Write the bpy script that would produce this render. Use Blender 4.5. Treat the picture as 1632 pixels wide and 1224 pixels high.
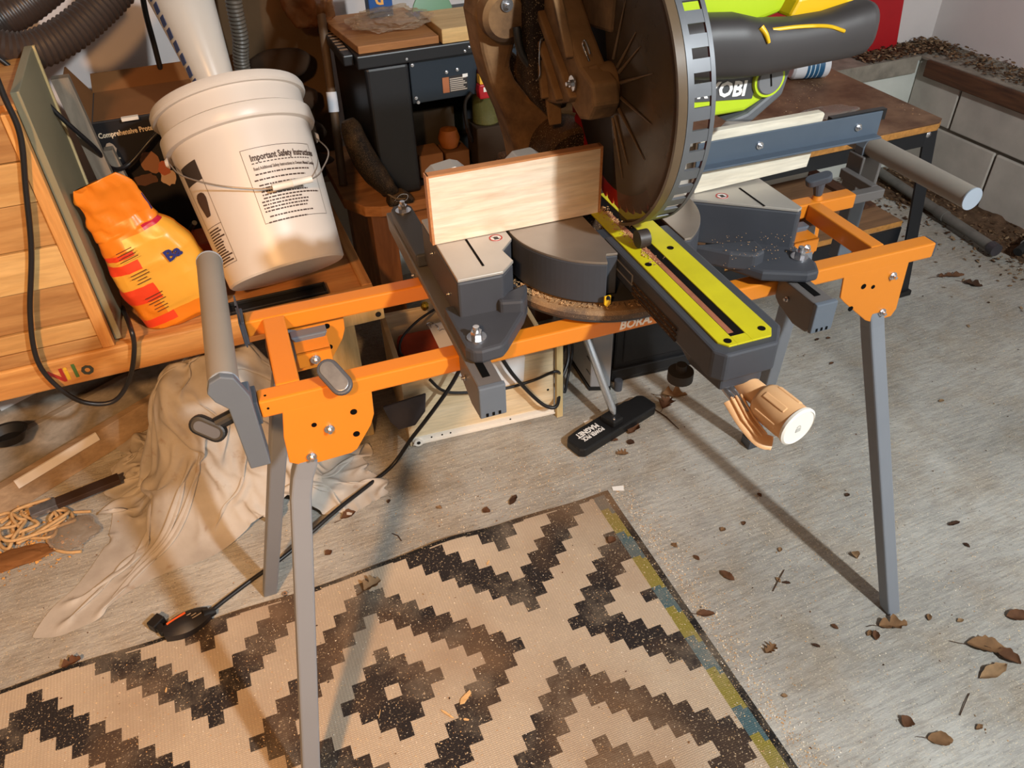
import bpy, bmesh, math, random
import numpy as np
from mathutils import Matrix, Vector, Quaternion
from mathutils import noise as mnoise

for o in list(bpy.data.objects):
    bpy.data.objects.remove(o)
scene = bpy.context.scene
col = scene.collection
random.seed(7)
PI = math.pi

# ------------------------------------------------------------------ camera
F_PX = 1242.456
ROT = np.array([[0.92654271, -0.37521788, -0.02702141],
                [-0.25577503, -0.57566626, -0.77665146],
                [0.2758582, 0.72651215, -0.62935074]])      # world -> camera (x right, y down, z forward)
CAM = np.array([-0.0321269, -0.7514024, 1.23945639])
cd = bpy.data.cameras.new('camera')
cd.sensor_fit = 'HORIZONTAL'
cd.sensor_width = 36.0
cd.lens = F_PX / 1632 * 36.0
cd.clip_start = 0.02
cam = bpy.data.objects.new('camera', cd)
col.objects.link(cam)
mw = Matrix.Identity(4)
for i in range(3):
    mw[i][0] = ROT[0][i]
    mw[i][1] = -ROT[1][i]
    mw[i][2] = -ROT[2][i]
    mw[i][3] = CAM[i]
cam.matrix_world = mw
scene.camera = cam

# ------------------------------------------------------------------ light
scene.view_settings.view_transform = 'Standard'
scene.view_settings.look = 'None'
scene.view_settings.gamma = 1.0
scene.view_settings.use_curve_mapping = False
scene.view_settings.exposure = 0.2
world = bpy.data.worlds.new('world')
scene.world = world
world.use_nodes = True
bg = world.node_tree.nodes['Background']
bg.inputs[0].default_value = (0.80, 0.72, 0.62, 1)
bg.inputs[1].default_value = 0.008


def lamp(name, loc, color, watts, radius):
    ld = bpy.data.lights.new(name, 'POINT')
    ld.color = color
    ld.energy = watts
    ld.shadow_soft_size = radius
    o = bpy.data.objects.new(name, ld)
    o.location = loc
    col.objects.link(o)
    return o


# a cool ceiling bulb behind the photographer on the right, a shaded warm lamp on the left
lamp('cool_ceiling_bulb', (0.95, -1.72, 2.02), (0.90, 0.97, 1.0), 205, 0.05)
wl = bpy.data.lights.new('warm_clamp_lamp', 'SPOT')
wl.color = (1.0, 0.52, 0.20)
wl.energy = 205
wl.shadow_soft_size = 0.06
wl.spot_size = math.radians(76)
wl.spot_blend = 1.0
wo = bpy.data.objects.new('warm_clamp_lamp', wl)
wo.location = (-0.62, -1.32, 1.85)
wo.rotation_euler = (Vector((-0.62, 0.30, 0.0)) - Vector(wo.location)).to_track_quat('-Z', 'Y').to_euler()
col.objects.link(wo)


# ------------------------------------------------------------------ pixel helpers (direction only, distance from a plane)
def ray(x, y):
    return ROT.T @ np.array([(x - 816) / F_PX, (y - 612) / F_PX, 1.0])


def at(x, y, X=None, Y=None, Z=None):
    d = ray(x, y)
    for i, v in enumerate((X, Y, Z)):
        if v is not None:
            return Vector(CAM + d * (v - CAM[i]) / d[i])


# ------------------------------------------------------------------ materials
def srgb(r, g, b):
    def c(u):
        u /= 255.0
        return u / 12.92 if u <= 0.04045 else ((u + 0.055) / 1.055) ** 2.4
    return (c(r), c(g), c(b), 1.0)


class NT:
    def __init__(self, name):
        self.m = bpy.data.materials.new(name)
        self.m.use_nodes = True
        self.t = self.m.node_tree
        self.b = self.t.nodes['Principled BSDF']
        self.out = self.t.nodes['Material Output']

    def n(self, kind, **kw):
        nd = self.t.nodes.new(kind)
        for k, v in kw.items():
            if k in nd.inputs.keys():
                nd.inputs[k].default_value = v
            else:
                setattr(nd, k, v)
        return nd

    def l(self, a, b):
        self.t.links.new(a, b)

    def coord(self, scale=(1, 1, 1), kind='Object', rot=(0, 0, 0)):
        tc = self.n('ShaderNodeTexCoord')
        mp = self.n('ShaderNodeMapping')
        mp.inputs['Scale'].default_value = scale
        mp.inputs['Rotation'].default_value = rot
        self.l(tc.outputs[kind], mp.inputs[0])
        return mp.outputs[0]

    def noise(self, vec, scale, detail=4, rough=0.55, dist=0.0):
        nd = self.n('ShaderNodeTexNoise')
        nd.inputs['Scale'].default_value = scale
        nd.inputs['Detail'].default_value = detail
        nd.inputs['Roughness'].default_value = rough
        nd.inputs['Distortion'].default_value = dist
        self.l(vec, nd.inputs['Vector'])
        return nd.outputs['Fac']

    def ramp(self, fac, stops, interp='LINEAR'):
        nd = self.n('ShaderNodeValToRGB')
        cr = nd.color_ramp
        cr.interpolation = interp
        while len(cr.elements) < len(stops):
            cr.elements.new(0.5)
        for e, (p, c) in zip(cr.elements, stops):
            e.position = p
            e.color = c
        self.l(fac, nd.inputs[0])
        return nd.outputs[0]

    def mix(self, fac, a, b, blend='MIX'):
        nd = self.n('ShaderNodeMix', data_type='RGBA', blend_type=blend)
        for sock, v in ((nd.inputs[0], fac), (nd.inputs[6], a), (nd.inputs[7], b)):
            if hasattr(v, 'is_output'):
                self.l(v, sock)
            else:
                sock.default_value = v
        return nd.outputs[2]

    def bump(self, h, strength=0.3, dist=0.01):
        nd = self.n('ShaderNodeBump')
        nd.inputs['Strength'].default_value = strength
        nd.inputs['Distance'].default_value = dist
        self.l(h, nd.inputs['Height'])
        self.l(nd.outputs[0], self.b.inputs['Normal'])


def k(v):
    return (v, v, v, 1)


def paint(name, c, rough=0.45, metal=0.0, var=0.06, scale=18, spec=0.5, bump=0.0, coat=0.0):
    t = NT(name)
    v = t.coord()
    f = t.noise(v, scale, 5)
    c = srgb(*c) if max(c) > 1.0 else (*c, 1.0)
    lo = tuple(x * (1 - var) for x in c[:3]) + (1,)
    hi = tuple(min(1, x * (1 + var)) for x in c[:3]) + (1,)
    t.l(t.ramp(f, [(0.3, lo), (0.7, hi)]), t.b.inputs['Base Color'])
    t.b.inputs['Roughness'].default_value = rough
    t.b.inputs['Metallic'].default_value = metal
    t.b.inputs['Specular IOR Level'].default_value = spec
    t.b.inputs['Coat Weight'].default_value = coat
    if bump:
        t.bump(t.noise(v, scale * 8, 3), bump, 0.002)
    return t.m


def wood(name, c1, c2, axis='x', scale=1.0, rough=0.5, streak=14, bump=0.05, spec=0.4):
    t = NT(name)
    s = {'x': (1.2, 12, 12), 'y': (12, 1.2, 12), 'z': (12, 12, 1.2)}[axis]
    v = t.coord(tuple(x * scale for x in s))
    f = t.noise(v, 3.0, 6, 0.6, 0.8)
    g = t.noise(v, streak, 3, 0.6, 0.2)
    a = t.ramp(f, [(0.35, srgb(*c1)), (0.65, srgb(*c2))])
    b = t.mix(0.35, a, t.ramp(g, [(0.35, k(0.55)), (0.65, k(1.0))]), 'MULTIPLY')
    t.l(b, t.b.inputs['Base Color'])
    t.b.inputs['Roughness'].default_value = rough
    t.b.inputs['Specular IOR Level'].default_value = spec
    if bump:
        t.bump(g, bump, 0.003)
    return t.m


def dusty(name, base, dust, lo=0.4, hi=0.62, scale=14, rough=0.75, up=0.6, speck=True):
    """a dark surface with sawdust lying on it, more of it where it faces up"""
    t = NT(name)
    v = t.coord()
    f = t.noise(v, scale, 6, 0.65)
    geo = t.n('ShaderNodeNewGeometry')
    sep = t.n('ShaderNodeSeparateXYZ')
    t.l(geo.outputs['Normal'], sep.inputs[0])
    ma = t.n('ShaderNodeMath', operation='MULTIPLY_ADD')
    ma.inputs[1].default_value = up * 0.3
    t.l(sep.outputs[2], ma.inputs[0])
    t.l(f, ma.inputs[2])
    r = t.ramp(ma.outputs[0], [(lo, k(0)), (hi, k(1))])
    cmix = t.mix(r, srgb(*base), srgb(*dust))
    if speck:
        g = t.noise(v, scale * 55, 2)
        cmix = t.mix(t.ramp(g, [(0.64, k(0)), (0.70, k(0.8))]), cmix, srgb(225, 195, 150))
    t.l(cmix, t.b.inputs['Base Color'])
    t.b.inputs['Roughness'].default_value = rough
    t.b.inputs['Specular IOR Level'].default_value = 0.25
    t.bump(f, 0.15, 0.004)
    return t.m


def plain(name, c, rough=0.5, metal=0.0, spec=0.5, emit=None):
    t = NT(name)
    t.b.inputs['Base Color'].default_value = srgb(*c)
    t.b.inputs['Roughness'].default_value = rough
    t.b.inputs['Metallic'].default_value = metal
    t.b.inputs['Specular IOR Level'].default_value = spec
    return t.m


def clear(name, tint, body, alpha, rough=0.3, spec=0.5):
    """see-through plastic: part tinted transparency, part diffuse and gloss"""
    t = NT(name)
    t.b.inputs['Base Color'].default_value = srgb(*body)
    t.b.inputs['Roughness'].default_value = rough
    t.b.inputs['Specular IOR Level'].default_value = spec
    tr = t.n('ShaderNodeBsdfTransparent')
    tr.inputs[0].default_value = srgb(*tint)
    mx = t.n('ShaderNodeMixShader')
    v = t.coord()
    f = t.noise(v, 9, 5)
    mr = t.n('ShaderNodeMapRange')
    mr.inputs[1].default_value = 0.3
    mr.inputs[2].default_value = 0.7
    mr.inputs[3].default_value = max(0, alpha - 0.12)
    mr.inputs[4].default_value = min(1, alpha + 0.12)
    t.l(f, mr.inputs[0])
    t.l(mr.outputs[0], mx.inputs[0])
    t.l(tr.outputs[0], mx.inputs[1])
    t.l(t.b.outputs[0], mx.inputs[2])
    t.l(mx.outputs[0], t.out.inputs[0])
    return t.m


# ------------------------------------------------------------------ mesh builder
ORIG = {}          # object name -> world matrix of the thing it belongs to


class B:
    def __init__(self):
        self.v = []
        self.f = []
        self.mi = []
        self.cur = 0

    def add(self, vs, fs, M=None):
        o = len(self.v)
        if M is not None:
            vs = [M @ Vector(p) for p in vs]
        self.v += [tuple(p) for p in vs]
        self.f += [tuple(i + o for i in f) for f in fs]
        self.mi += [self.cur] * len(fs)
        return self

    def box(self, p0, p1, M=None):
        x0, y0, z0 = p0
        x1, y1, z1 = p1
        vs = [(x0, y0, z0), (x1, y0, z0), (x1, y1, z0), (x0, y1, z0), (x0, y0, z1), (x1, y0, z1), (x1, y1, z1), (x0, y1, z1)]
        fs = [(3, 2, 1, 0), (4, 5, 6, 7), (0, 1, 5, 4), (1, 2, 6, 5), (2, 3, 7, 6), (3, 0, 4, 7)]
        return self.add(vs, fs, M)

    def cbox(self, c, s, M=None):
        return self.box([c[i] - s[i] / 2 for i in range(3)], [c[i] + s[i] / 2 for i in range(3)], M)

    def hexa(self, q):
        return self.add(q, [(3, 2, 1, 0), (4, 5, 6, 7), (0, 1, 5, 4), (1, 2, 6, 5), (2, 3, 7, 6), (3, 0, 4, 7)])

    def prism(self, poly, axis, a, b, M=None):
        """poly: 2-D points; axis 'x' -> (y,z), 'y' -> (x,z), 'z' -> (x,y); extruded a..b"""
        def mk(p, t):
            return {'x': (t, p[0], p[1]), 'y': (p[0], t, p[1]), 'z': (p[0], p[1], t)}[axis]
        ar = sum(poly[i][0] * poly[(i + 1) % len(poly)][1] - poly[(i + 1) % len(poly)][0] * poly[i][1] for i in range(len(poly)))
        if ar < 0:
            poly = poly[::-1]
        n = len(poly)
        vs = [mk(p, a) for p in poly] + [mk(p, b) for p in poly]
        flip = (axis == 'y') != (b < a)
        fs = [tuple(range(n))[::-1], tuple(range(n, 2 * n))] + [(i, (i + 1) % n, (i + 1) % n + n, i + n) for i in range(n)]
        if flip:
            fs = [f[::-1] for f in fs]
        return self.add(vs, fs, M)

    def tube(self, pts, r, n=10, cap=True, closed=False, ry=None, up=None):
        pts = [Vector(p) for p in pts]
        m = len(pts)
        rs = r if isinstance(r, (list, tuple)) else [r] * m
        t0 = None
        nv = None
        vs = []
        for i, p in enumerate(pts):
            a = pts[i - 1] if (i > 0 or closed) else p
            b = pts[(i + 1) % m] if (i < m - 1 or closed) else p
            t = (b - a)
            t = t.normalized() if t.length > 1e-9 else Vector((0, 0, 1))
            if nv is None:
                ref = Vector(up) if up is not None else (Vector((0, 0, 1)) if abs(t.z) < 0.9 else Vector((1, 0, 0)))
                nv = (ref - t * ref.dot(t)).normalized()
            else:
                nv = (nv - t * nv.dot(t))
                nv = nv.normalized() if nv.length > 1e-9 else Vector((1, 0, 0))
            bv = t.cross(nv)
            for j in range(n):
                an = 2 * PI * j / n
                vs.append(p + nv * (math.cos(an) * rs[i] * (ry or 1)) + bv * (math.sin(an) * rs[i]))
        fs = []
        for i in range(m if closed else m - 1):
            i2 = (i + 1) % m
            for j in range(n):
                fs.append((i * n + j, i * n + (j + 1) % n, i2 * n + (j + 1) % n, i2 * n + j))
        if cap and not closed:
            fs.append(tuple(range(n))[::-1])
            fs.append(tuple((m - 1) * n + j for j in range(n)))
        return self.add(vs, fs)

    def bar(self, p0, p1, w, h, up=(0, 0, 1)):
        """rectangular bar; h along `up`"""
        p0, p1 = Vector(p0), Vector(p1)
        t = (p1 - p0).normalized()
        u = Vector(up)
        u = (u - t * u.dot(t)).normalized()
        s = t.cross(u)
        a = s * w / 2
        b = u * h / 2
        q = [p0 - a - b, p0 + a - b, p0 + a + b, p0 - a + b, p1 - a - b, p1 + a - b, p1 + a + b, p1 - a + b]
        return self.add(q, [(0, 1, 2, 3), (7, 6, 5, 4), (1, 0, 4, 5), (2, 1, 5, 6), (3, 2, 6, 7), (0, 3, 7, 4)])

    def lathe(self, prof, n=32, M=None, a0=0.0, a1=2 * PI, cap=False):
        """prof: (r, z) list"""
        full = abs(a1 - a0 - 2 * PI) < 1e-6
        nn = n if full else n + 1
        vs = []
        for r, z in prof:
            for j in range(nn):
                a = a0 + (a1 - a0) * j / n
                vs.append((r * math.cos(a), r * math.sin(a), z))
        fs = []
        for i in range(len(prof) - 1):
            for j in range(n):
                j2 = (j + 1) % nn
                fs.append((i * nn + j, i * nn + j2, (i + 1) * nn + j2, (i + 1) * nn + j))
        if cap:
            fs.append(tuple(range(nn))[::-1])
            fs.append(tuple((len(prof) - 1) * nn + j for j in range(nn)))
        return self.add(vs, fs, M)

    def cyl(self, p0, p1, r, n=20, r1=None):
        return self.tube([p0, p1], [r, r if r1 is None else r1], n)

    def build(self, name, mat, parent=None, world=False, smooth=None, bevel=0.0, seg=2):
        vs = [Vector(p) for p in self.v]
        loc = Vector((0, 0, 0))
        if parent is not None:
            if world:
                Mi = ORIG[parent.name].inverted()
                vs = [Mi @ p for p in vs]
        else:
            xs = [p.x for p in vs]
            ys = [p.y for p in vs]
            zs = [p.z for p in vs]
            loc = Vector(((min(xs) + max(xs)) / 2, (min(ys) + max(ys)) / 2, min(zs)))
            vs = [p - loc for p in vs]
        me = bpy.data.meshes.new(name)
        me.from_pydata([tuple(p) for p in vs], [], self.f)
        mats = mat if isinstance(mat, (list, tuple)) else [mat]
        for mm in mats:
            me.materials.append(mm)
        if len(mats) > 1:
            me.polygons.foreach_set('material_index', self.mi)
        if smooth is not None:
            me.polygons.foreach_set('use_smooth', [True] * len(me.polygons))
            if smooth < 180:
                me.set_sharp_from_angle(angle=math.radians(smooth))
        me.update()
        o = bpy.data.objects.new(name, me)
        col.objects.link(o)
        if parent is not None:
            o.parent = parent
            ORIG[o.name] = ORIG[parent.name]
        else:
            o.location = loc
            ORIG[o.name] = Matrix.Translation(loc)
        if bevel:
            md = o.modifiers.new('bevel', 'BEVEL')
            md.width = bevel
            md.segments = seg
            md.limit_method = 'ANGLE'
            md.angle_limit = math.radians(35)
            md.harden_normals = False
        return o


def tag(o, label, cat, group=None, kind=None):
    o['label'] = label
    if cat:
        o['category'] = cat
    if group:
        o['group'] = group
    if kind:
        o['kind'] = kind
    return o


def thing(name, label, cat, loc=(0, 0, 0), rotz=0.0, group=None):
    o = bpy.data.objects.new(name, None)
    o.empty_display_size = 0.05
    col.objects.link(o)
    o.location = loc
    o.rotation_euler = (0, 0, rotz)
    ORIG[o.name] = Matrix.Translation(Vector(loc)) @ Matrix.Rotation(rotz, 4, 'Z')
    return tag(o, label, cat, group)


def struct(o):
    o['kind'] = 'structure'
    return o


def frame(origin, right, up):
    """matrix whose x is `right`, y is `up`, z faces out"""
    r = Vector(right).normalized()
    u = Vector(up)
    u = (u - r * u.dot(r)).normalized()
    n = r.cross(u)
    M = Matrix.Identity(4)
    for i in range(3):
        M[i][0], M[i][1], M[i][2], M[i][3] = r[i], u[i], n[i], origin[i]
    return M


def text_b(s, size, M, depth=0.0004, shear=0.0, bold=0.0, align='LEFT', squeeze=1.0):
    cu = bpy.data.curves.new('txt', 'FONT')
    cu.body = s
    cu.size = size
    cu.shear = shear
    cu.offset = bold
    cu.extrude = depth
    cu.align_x = align
    cu.resolution_u = 2
    ob = bpy.data.objects.new('txt', cu)
    me = bpy.data.meshes.new_from_object(ob)
    b = B()
    S = Matrix.Diagonal((squeeze, 1, 1, 1))
    b.add([S @ v.co for v in me.vertices], [tuple(p.vertices) for p in me.polygons], M)
    bpy.data.objects.remove(ob)
    bpy.data.curves.remove(cu)
    bpy.data.meshes.remove(me)
    return b


def smooth_path(pts, n=12):
    """Catmull-Rom through pts"""
    P = [Vector(p) for p in pts]
    P = [P[0] * 2 - P[1]] + P + [P[-1] * 2 - P[-2]]
    out = []
    for i in range(1, len(P) - 2):
        for s in range(n):
            t = s / n
            a, b, c, d = P[i - 1], P[i], P[i + 1], P[i + 2]
            out.append(0.5 * ((2 * b) + (c - a) * t + (2 * a - 5 * b + 4 * c - d) * t * t + (3 * b - a - 3 * c + d) * t ** 3))
    out.append(P[-2])
    return out
# ------------------------------------------------------------------ shared materials
def concrete_floor():
    t = NT('concrete_floor')
    v = t.coord()
    big = t.noise(v, 2.2, 6, 0.6, 0.4)
    mid = t.noise(v, 9, 6, 0.65, 0.3)
    vs = t.coord((60, 6, 1), rot=(0, 0, math.radians(-8)))
    brush = t.noise(vs, 4.0, 3, 0.6, 0.15)
    vs2 = t.coord((5, 42, 1), rot=(0, 0, math.radians(9)))
    brush2 = t.noise(vs2, 4.0, 4, 0.7, 0.3)
    c = t.ramp(big, [(0.30, srgb(142, 139, 132)), (0.50, srgb(174, 171, 164)), (0.72, srgb(196, 194, 187))])
    c = t.mix(t.ramp(mid, [(0.44, k(0)), (0.66, k(0.5))]), c, srgb(150, 134, 112))
    c = t.mix(0.45, c, t.ramp(brush2, [(0.36, k(0.42)), (0.60, k(1))]), 'MULTIPLY')
    c = t.mix(t.ramp(t.noise(v, 420, 2), [(0.62, k(0)), (0.68, k(0.7))]), c, srgb(214, 200, 172))
    c = t.mix(t.ramp(t.noise(v, 190, 2), [(0.26, k(0.7)), (0.32, k(0))]), c, srgb(74, 62, 52))
    c = t.mix(t.ramp(t.noise(v, 1.3, 3), [(0.55, k(0)), (0.75, k(0.32))]), c, srgb(120, 98, 78))
    t.l(c, t.b.inputs['Base Color'])
    t.b.inputs['Roughness'].default_value = 0.82
    t.b.inputs['Specular IOR Level'].default_value = 0.3
    ad = t.n('ShaderNodeMath', operation='ADD')
    t.l(brush2, ad.inputs[0])
    t.l(t.noise(v, 120, 3), ad.inputs[1])
    t.bump(ad.outputs[0], 0.45, 0.004)
    return t.m


M_FLOOR = concrete_floor()
M_BLOCK = paint('concrete_block', (182, 174, 164), 0.9, var=0.16, scale=7, spec=0.2, bump=0.25)
M_MORTAR = paint('mortar', (104, 97, 88), 0.95, var=0.2, scale=16, spec=0.1, bump=0.3)
M_LOWWALL = paint('parged_low_wall', (202, 204, 196), 0.85, var=0.1, scale=6, spec=0.2, bump=0.15)
M_LEDGE = paint('rough_ledge_concrete', (140, 132, 120), 0.95, var=0.28, scale=20, spec=0.1, bump=0.5)
M_PLASTER = paint('white_plaster', (214, 206, 203), 0.8, var=0.05, scale=3.5, spec=0.25, bump=0.06)
M_CEIL = paint('ceiling_board', (92, 78, 64), 0.9, var=0.05, scale=3)
M_BARE = paint('bare_basement_wall', (120, 112, 104), 0.9, var=0.1, scale=4)
M_RED = paint('red_board', (176, 22, 30), 0.5, var=0.12, scale=5)
M_SILL = wood('weathered_sill', (64, 40, 26), (104, 68, 44), 'y', 1.0, 0.85)
M_LITTER = [paint('litter_brown_%d' % i, c, 0.9, var=0.25, scale=60, spec=0.1) for i, c in enumerate(((92, 68, 48), (116, 90, 66), (70, 50, 36), (138, 114, 88)))]

# ------------------------------------------------------------------ room shell
b = B().box((-2.1, -3.2, -0.08), (2.62, 1.60, 0.0))
fl = struct(b.build('floor', M_FLOOR))
tag(fl, 'grey brushed concrete floor strewn with sawdust', None)

# low block wall on the right with separate blocks
XW = 2.29
b = B().box((XW + 0.006, -3.2, 0.0), (XW + 0.16, 1.47, 0.392))
wr = struct(b.build('wall_right', M_MORTAR))
tag(wr, 'low grey concrete block wall on the right', None)
for row, (z0, z1, off) in enumerate(((0.0, 0.194, 0.0), (0.203, 0.392, 0.2))):
    y1 = 1.31 - (0.0 if off == 0 else 0.0)
    first = 0.40 if row == 0 else 0.20
    y = 1.31
    L = first
    while y > -0.6:
        y0 = y - L
        j = random.uniform(-0.003, 0.003)
        bb = B().box((XW - 0.001 + j, y0 + 0.005, z0 + 0.003), (XW + 0.02, y - 0.004, z1))
        bb.build('concrete_block', M_BLOCK, wr, world=True, bevel=0.004)
        y = y0
        L = 0.40
tag(struct(B().box((XW - 0.012, -3.2, 0.392), (XW + 0.17, 1.47, 0.40)).build('trim_1', M_LEDGE)), 'dirty ledge along the top of the right block wall', None)
tag(struct(B().box((XW - 0.022, -1.5, 0.342), (XW - 0.003, 1.262, 0.397)).build('trim_2', M_SILL, bevel=0.004)), 'dark rotting wooden strip under the right ledge', None)
tag(struct(B().box((2.455, -3.2, 0.40), (2.62, 1.60, 2.15)).build('wall_right_upper', M_PLASTER)), 'upper white plaster wall above the right ledge', None)

b = B().box((-2.1, 1.31, 0.0), (XW + 0.006, 1.47, 0.385))
wbk = struct(b.build('wall_back', M_LOWWALL))
tag(wbk, 'low pale rear wall under the ledge', None)
tag(struct(B().box((-2.1, 1.295, 0.345), (XW - 0.023, 1.31, 0.386)).box((-2.1, 1.295, 0.386), (XW - 0.013, 1.47, 0.40)).build('trim_3', M_LEDGE)), 'broken mortar lip along the rear ledge', None)
tag(struct(B().box((-2.1, 1.435, 0.40), (2.455, 1.60, 2.15)).build('wall_back_upper', M_PLASTER)), 'upper white plaster wall above the rear ledge', None)
tag(struct(B().box((-2.26, -3.2, 0.0), (-2.1, 1.60, 2.15)).build('wall_left', M_BARE)), 'bare grey wall on the left', None)
tag(struct(B().box((-2.26, -3.36, 0.0), (2.62, -3.2, 2.15)).build('wall_front', M_BARE)), 'bare grey wall behind the viewer', None)
tag(struct(B().box((-2.26, -3.36, 2.15), (2.62, 1.60, 2.22)).build('ceiling', M_CEIL)), 'low dark board ceiling', None)

# red board standing on the rear ledge
b = B()
b.hexa([(1.05, 1.404, 0.4005), (2.268, 1.404, 0.4005), (2.268, 1.424, 0.4005), (1.05, 1.424, 0.4005), (1.05, 1.411, 1.05), (2.185, 1.411, 1.05), (2.185, 1.431, 1.05), (1.05, 1.431, 1.05)])
tag(b.build('red_board', M_RED, bevel=0.002), 'red painted board standing on the rear ledge', 'board')


# ------------------------------------------------------------------ flakes (used for litter, sawdust and crumbs)
def flakes(spots, mats, name, label, kind='stuff', cat='debris'):
    """spots: (x, y, z, size, aspect, lift)"""
    b = B()
    for (x, y, z, s, asp, lift) in spots:
        a = random.uniform(0, 2 * PI)
        M = Matrix.Translation((x, y, z + s * lift)) @ Matrix.Rotation(a, 4, 'Z') @ Matrix.Rotation(random.uniform(-0.5, 0.5) * lift * 2.2, 4, 'X') @ Matrix.Rotation(random.uniform(-0.5, 0.5) * lift * 2.2, 4, 'Y')
        l, w = s, s * asp
        h = s * 0.10
        b.cur = random.randrange(len(mats))
        b.add([(-l, -w * 0.4, 0), (-l * 0.1, -w, h * 0.6), (l, -w * 0.2, 0), (l * 0.5, w, h * 0.4), (-l * 0.6, w * 0.8, 0), (0, 0, h * 2)],
              [(0, 1, 5), (1, 2, 5), (2, 3, 5), (3, 4, 5), (4, 0, 5), (4, 3, 2, 1, 0)], M)
    o = b.build(name, mats)
    return tag(o, label, cat, kind=kind)


sp = []
for _ in range(2600):
    y = random.uniform(-0.2, 1.42)
    sp.append((XW + random.betavariate(1.6, 1.8) * 0.165, y, 0.4005 + random.random() ** 2 * 0.016, random.uniform(0.003, 0.010), random.uniform(0.25, 0.8), 0.35))
for _ in range(800):
    sp.append((random.uniform(2.05, 2.44), 1.30 + random.random() * 0.12, 0.4005 + random.random() ** 2 * 0.012, random.uniform(0.004, 0.012), random.uniform(0.25, 0.8), 0.35))
flakes(sp, M_LITTER, 'ledge_litter', 'brown crumbly leaf and bark litter heaped along the wall ledge')

sp = []
for _ in range(3000):
    y = random.uniform(-0.25, 1.28)
    d = random.expovariate(1 / 0.085)
    if d > 0.55:
        continue
    h = 0.03 * max(0, 1 - d / 0.25) * (0.5 + 0.5 * mnoise.noise(Vector((y * 5, d * 5, 0))))
    sp.append((XW - 0.01 - d, y, max(0, h) * random.random() + 0.001, random.uniform(0.002, 0.009), random.uniform(0.25, 0.8), 0.3))
for _ in range(500):
    sp.append((random.uniform(1.5, 2.27), 1.29 - random.expovariate(1 / 0.1), 0.001, random.uniform(0.004, 0.014), random.uniform(0.25, 0.8), 0.3))
flakes(sp, M_LITTER, 'floor_litter', 'brown leaf crumbs and dirt gathered along the foot of the block wall')

# low dirt drift under that litter
b = B()
vs, fs = [], []
NYD, NXD = 90, 10
for i in range(NYD + 1):
    y = -0.3 + 1.56 * i / NYD
    wd = 0.17 + 0.06 * mnoise.noise(Vector((y * 4, 0, 5)))
    for j in range(NXD + 1):
        t = j / NXD
        z = 0.0004 + 0.022 * (1 - t) ** 1.5 * (0.75 + 0.5 * mnoise.noise(Vector((y * 14, t * 4, 2)))) + 0.004 * mnoise.noise(Vector((y * 40, t * 12, 8))) * (1 - t)
        vs.append((XW - 0.004 - t * wd, y, max(0.0003, z)))
for i in range(NYD):
    for j in range(NXD):
        fs.append((i * (NXD + 1) + j, (i + 1) * (NXD + 1) + j, (i + 1) * (NXD + 1) + j + 1, i * (NXD + 1) + j + 1))
b.add(vs, [f[::-1] for f in fs])
tag(b.build('dirt_drift', paint('dark_dirt', (92, 72, 56), 0.95, var=0.4, scale=40, spec=0.05, bump=0.6), smooth=60), 'low drift of dark dirt along the foot of the block wall', 'dirt', kind='stuff')

# grey pipe lying along the block wall
M_PIPE = paint('grey_pipe', (104, 100, 94), 0.6, var=0.2, scale=20)
pg = at(1440, 300, Z=0.03)
ph = at(1583, 396, Z=0.03)
b = B().tube([pg - (ph - pg) * 0.6, pg, ph], 0.016, 14)
pipe = tag(b.build('drain_pipe', M_PIPE, smooth=40), 'dull grey pipe lying in the litter beside the block wall', 'pipe')
mid = pg.lerp(ph, 0.46)
dr = (ph - pg).normalized()
B().tube([mid - dr * 0.02, mid + dr * 0.02], 0.019, 14).build('collar', M_PIPE, pipe, world=True, smooth=40)
B().tube([ph - dr * 0.012, ph + dr * 0.014], 0.0195, 14).build('end_cap', paint('dark_cap', (60, 56, 60), 0.5), pipe, world=True, smooth=40)
# hose end at the right border of the picture
he = at(1622, 402, Z=0.03)
b = B().tube([he + Vector((0, 0, 0)), he + Vector((0.09, 0.02, 0.02)), he + Vector((0.22, 0.0, 0.03))], [0.014, 0.015, 0.015], 12)
hz = tag(b.build('hose_end', paint('black_rubber_hose', (24, 24, 25), 0.5), smooth=60), 'black hose end with metal clamp at the foot of the block wall', 'hose')
c0 = he + Vector((0.04, 0.009, 0.009))
B().tube([c0, c0 + Vector((0.015, 0.003, 0.003))], 0.018, 14).build('clamp', paint('bright_steel', (190, 190, 192), 0.3, 0.9), hz, world=True, smooth=40)

# ------------------------------------------------------------------ rug
CELL = 0.0252


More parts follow.
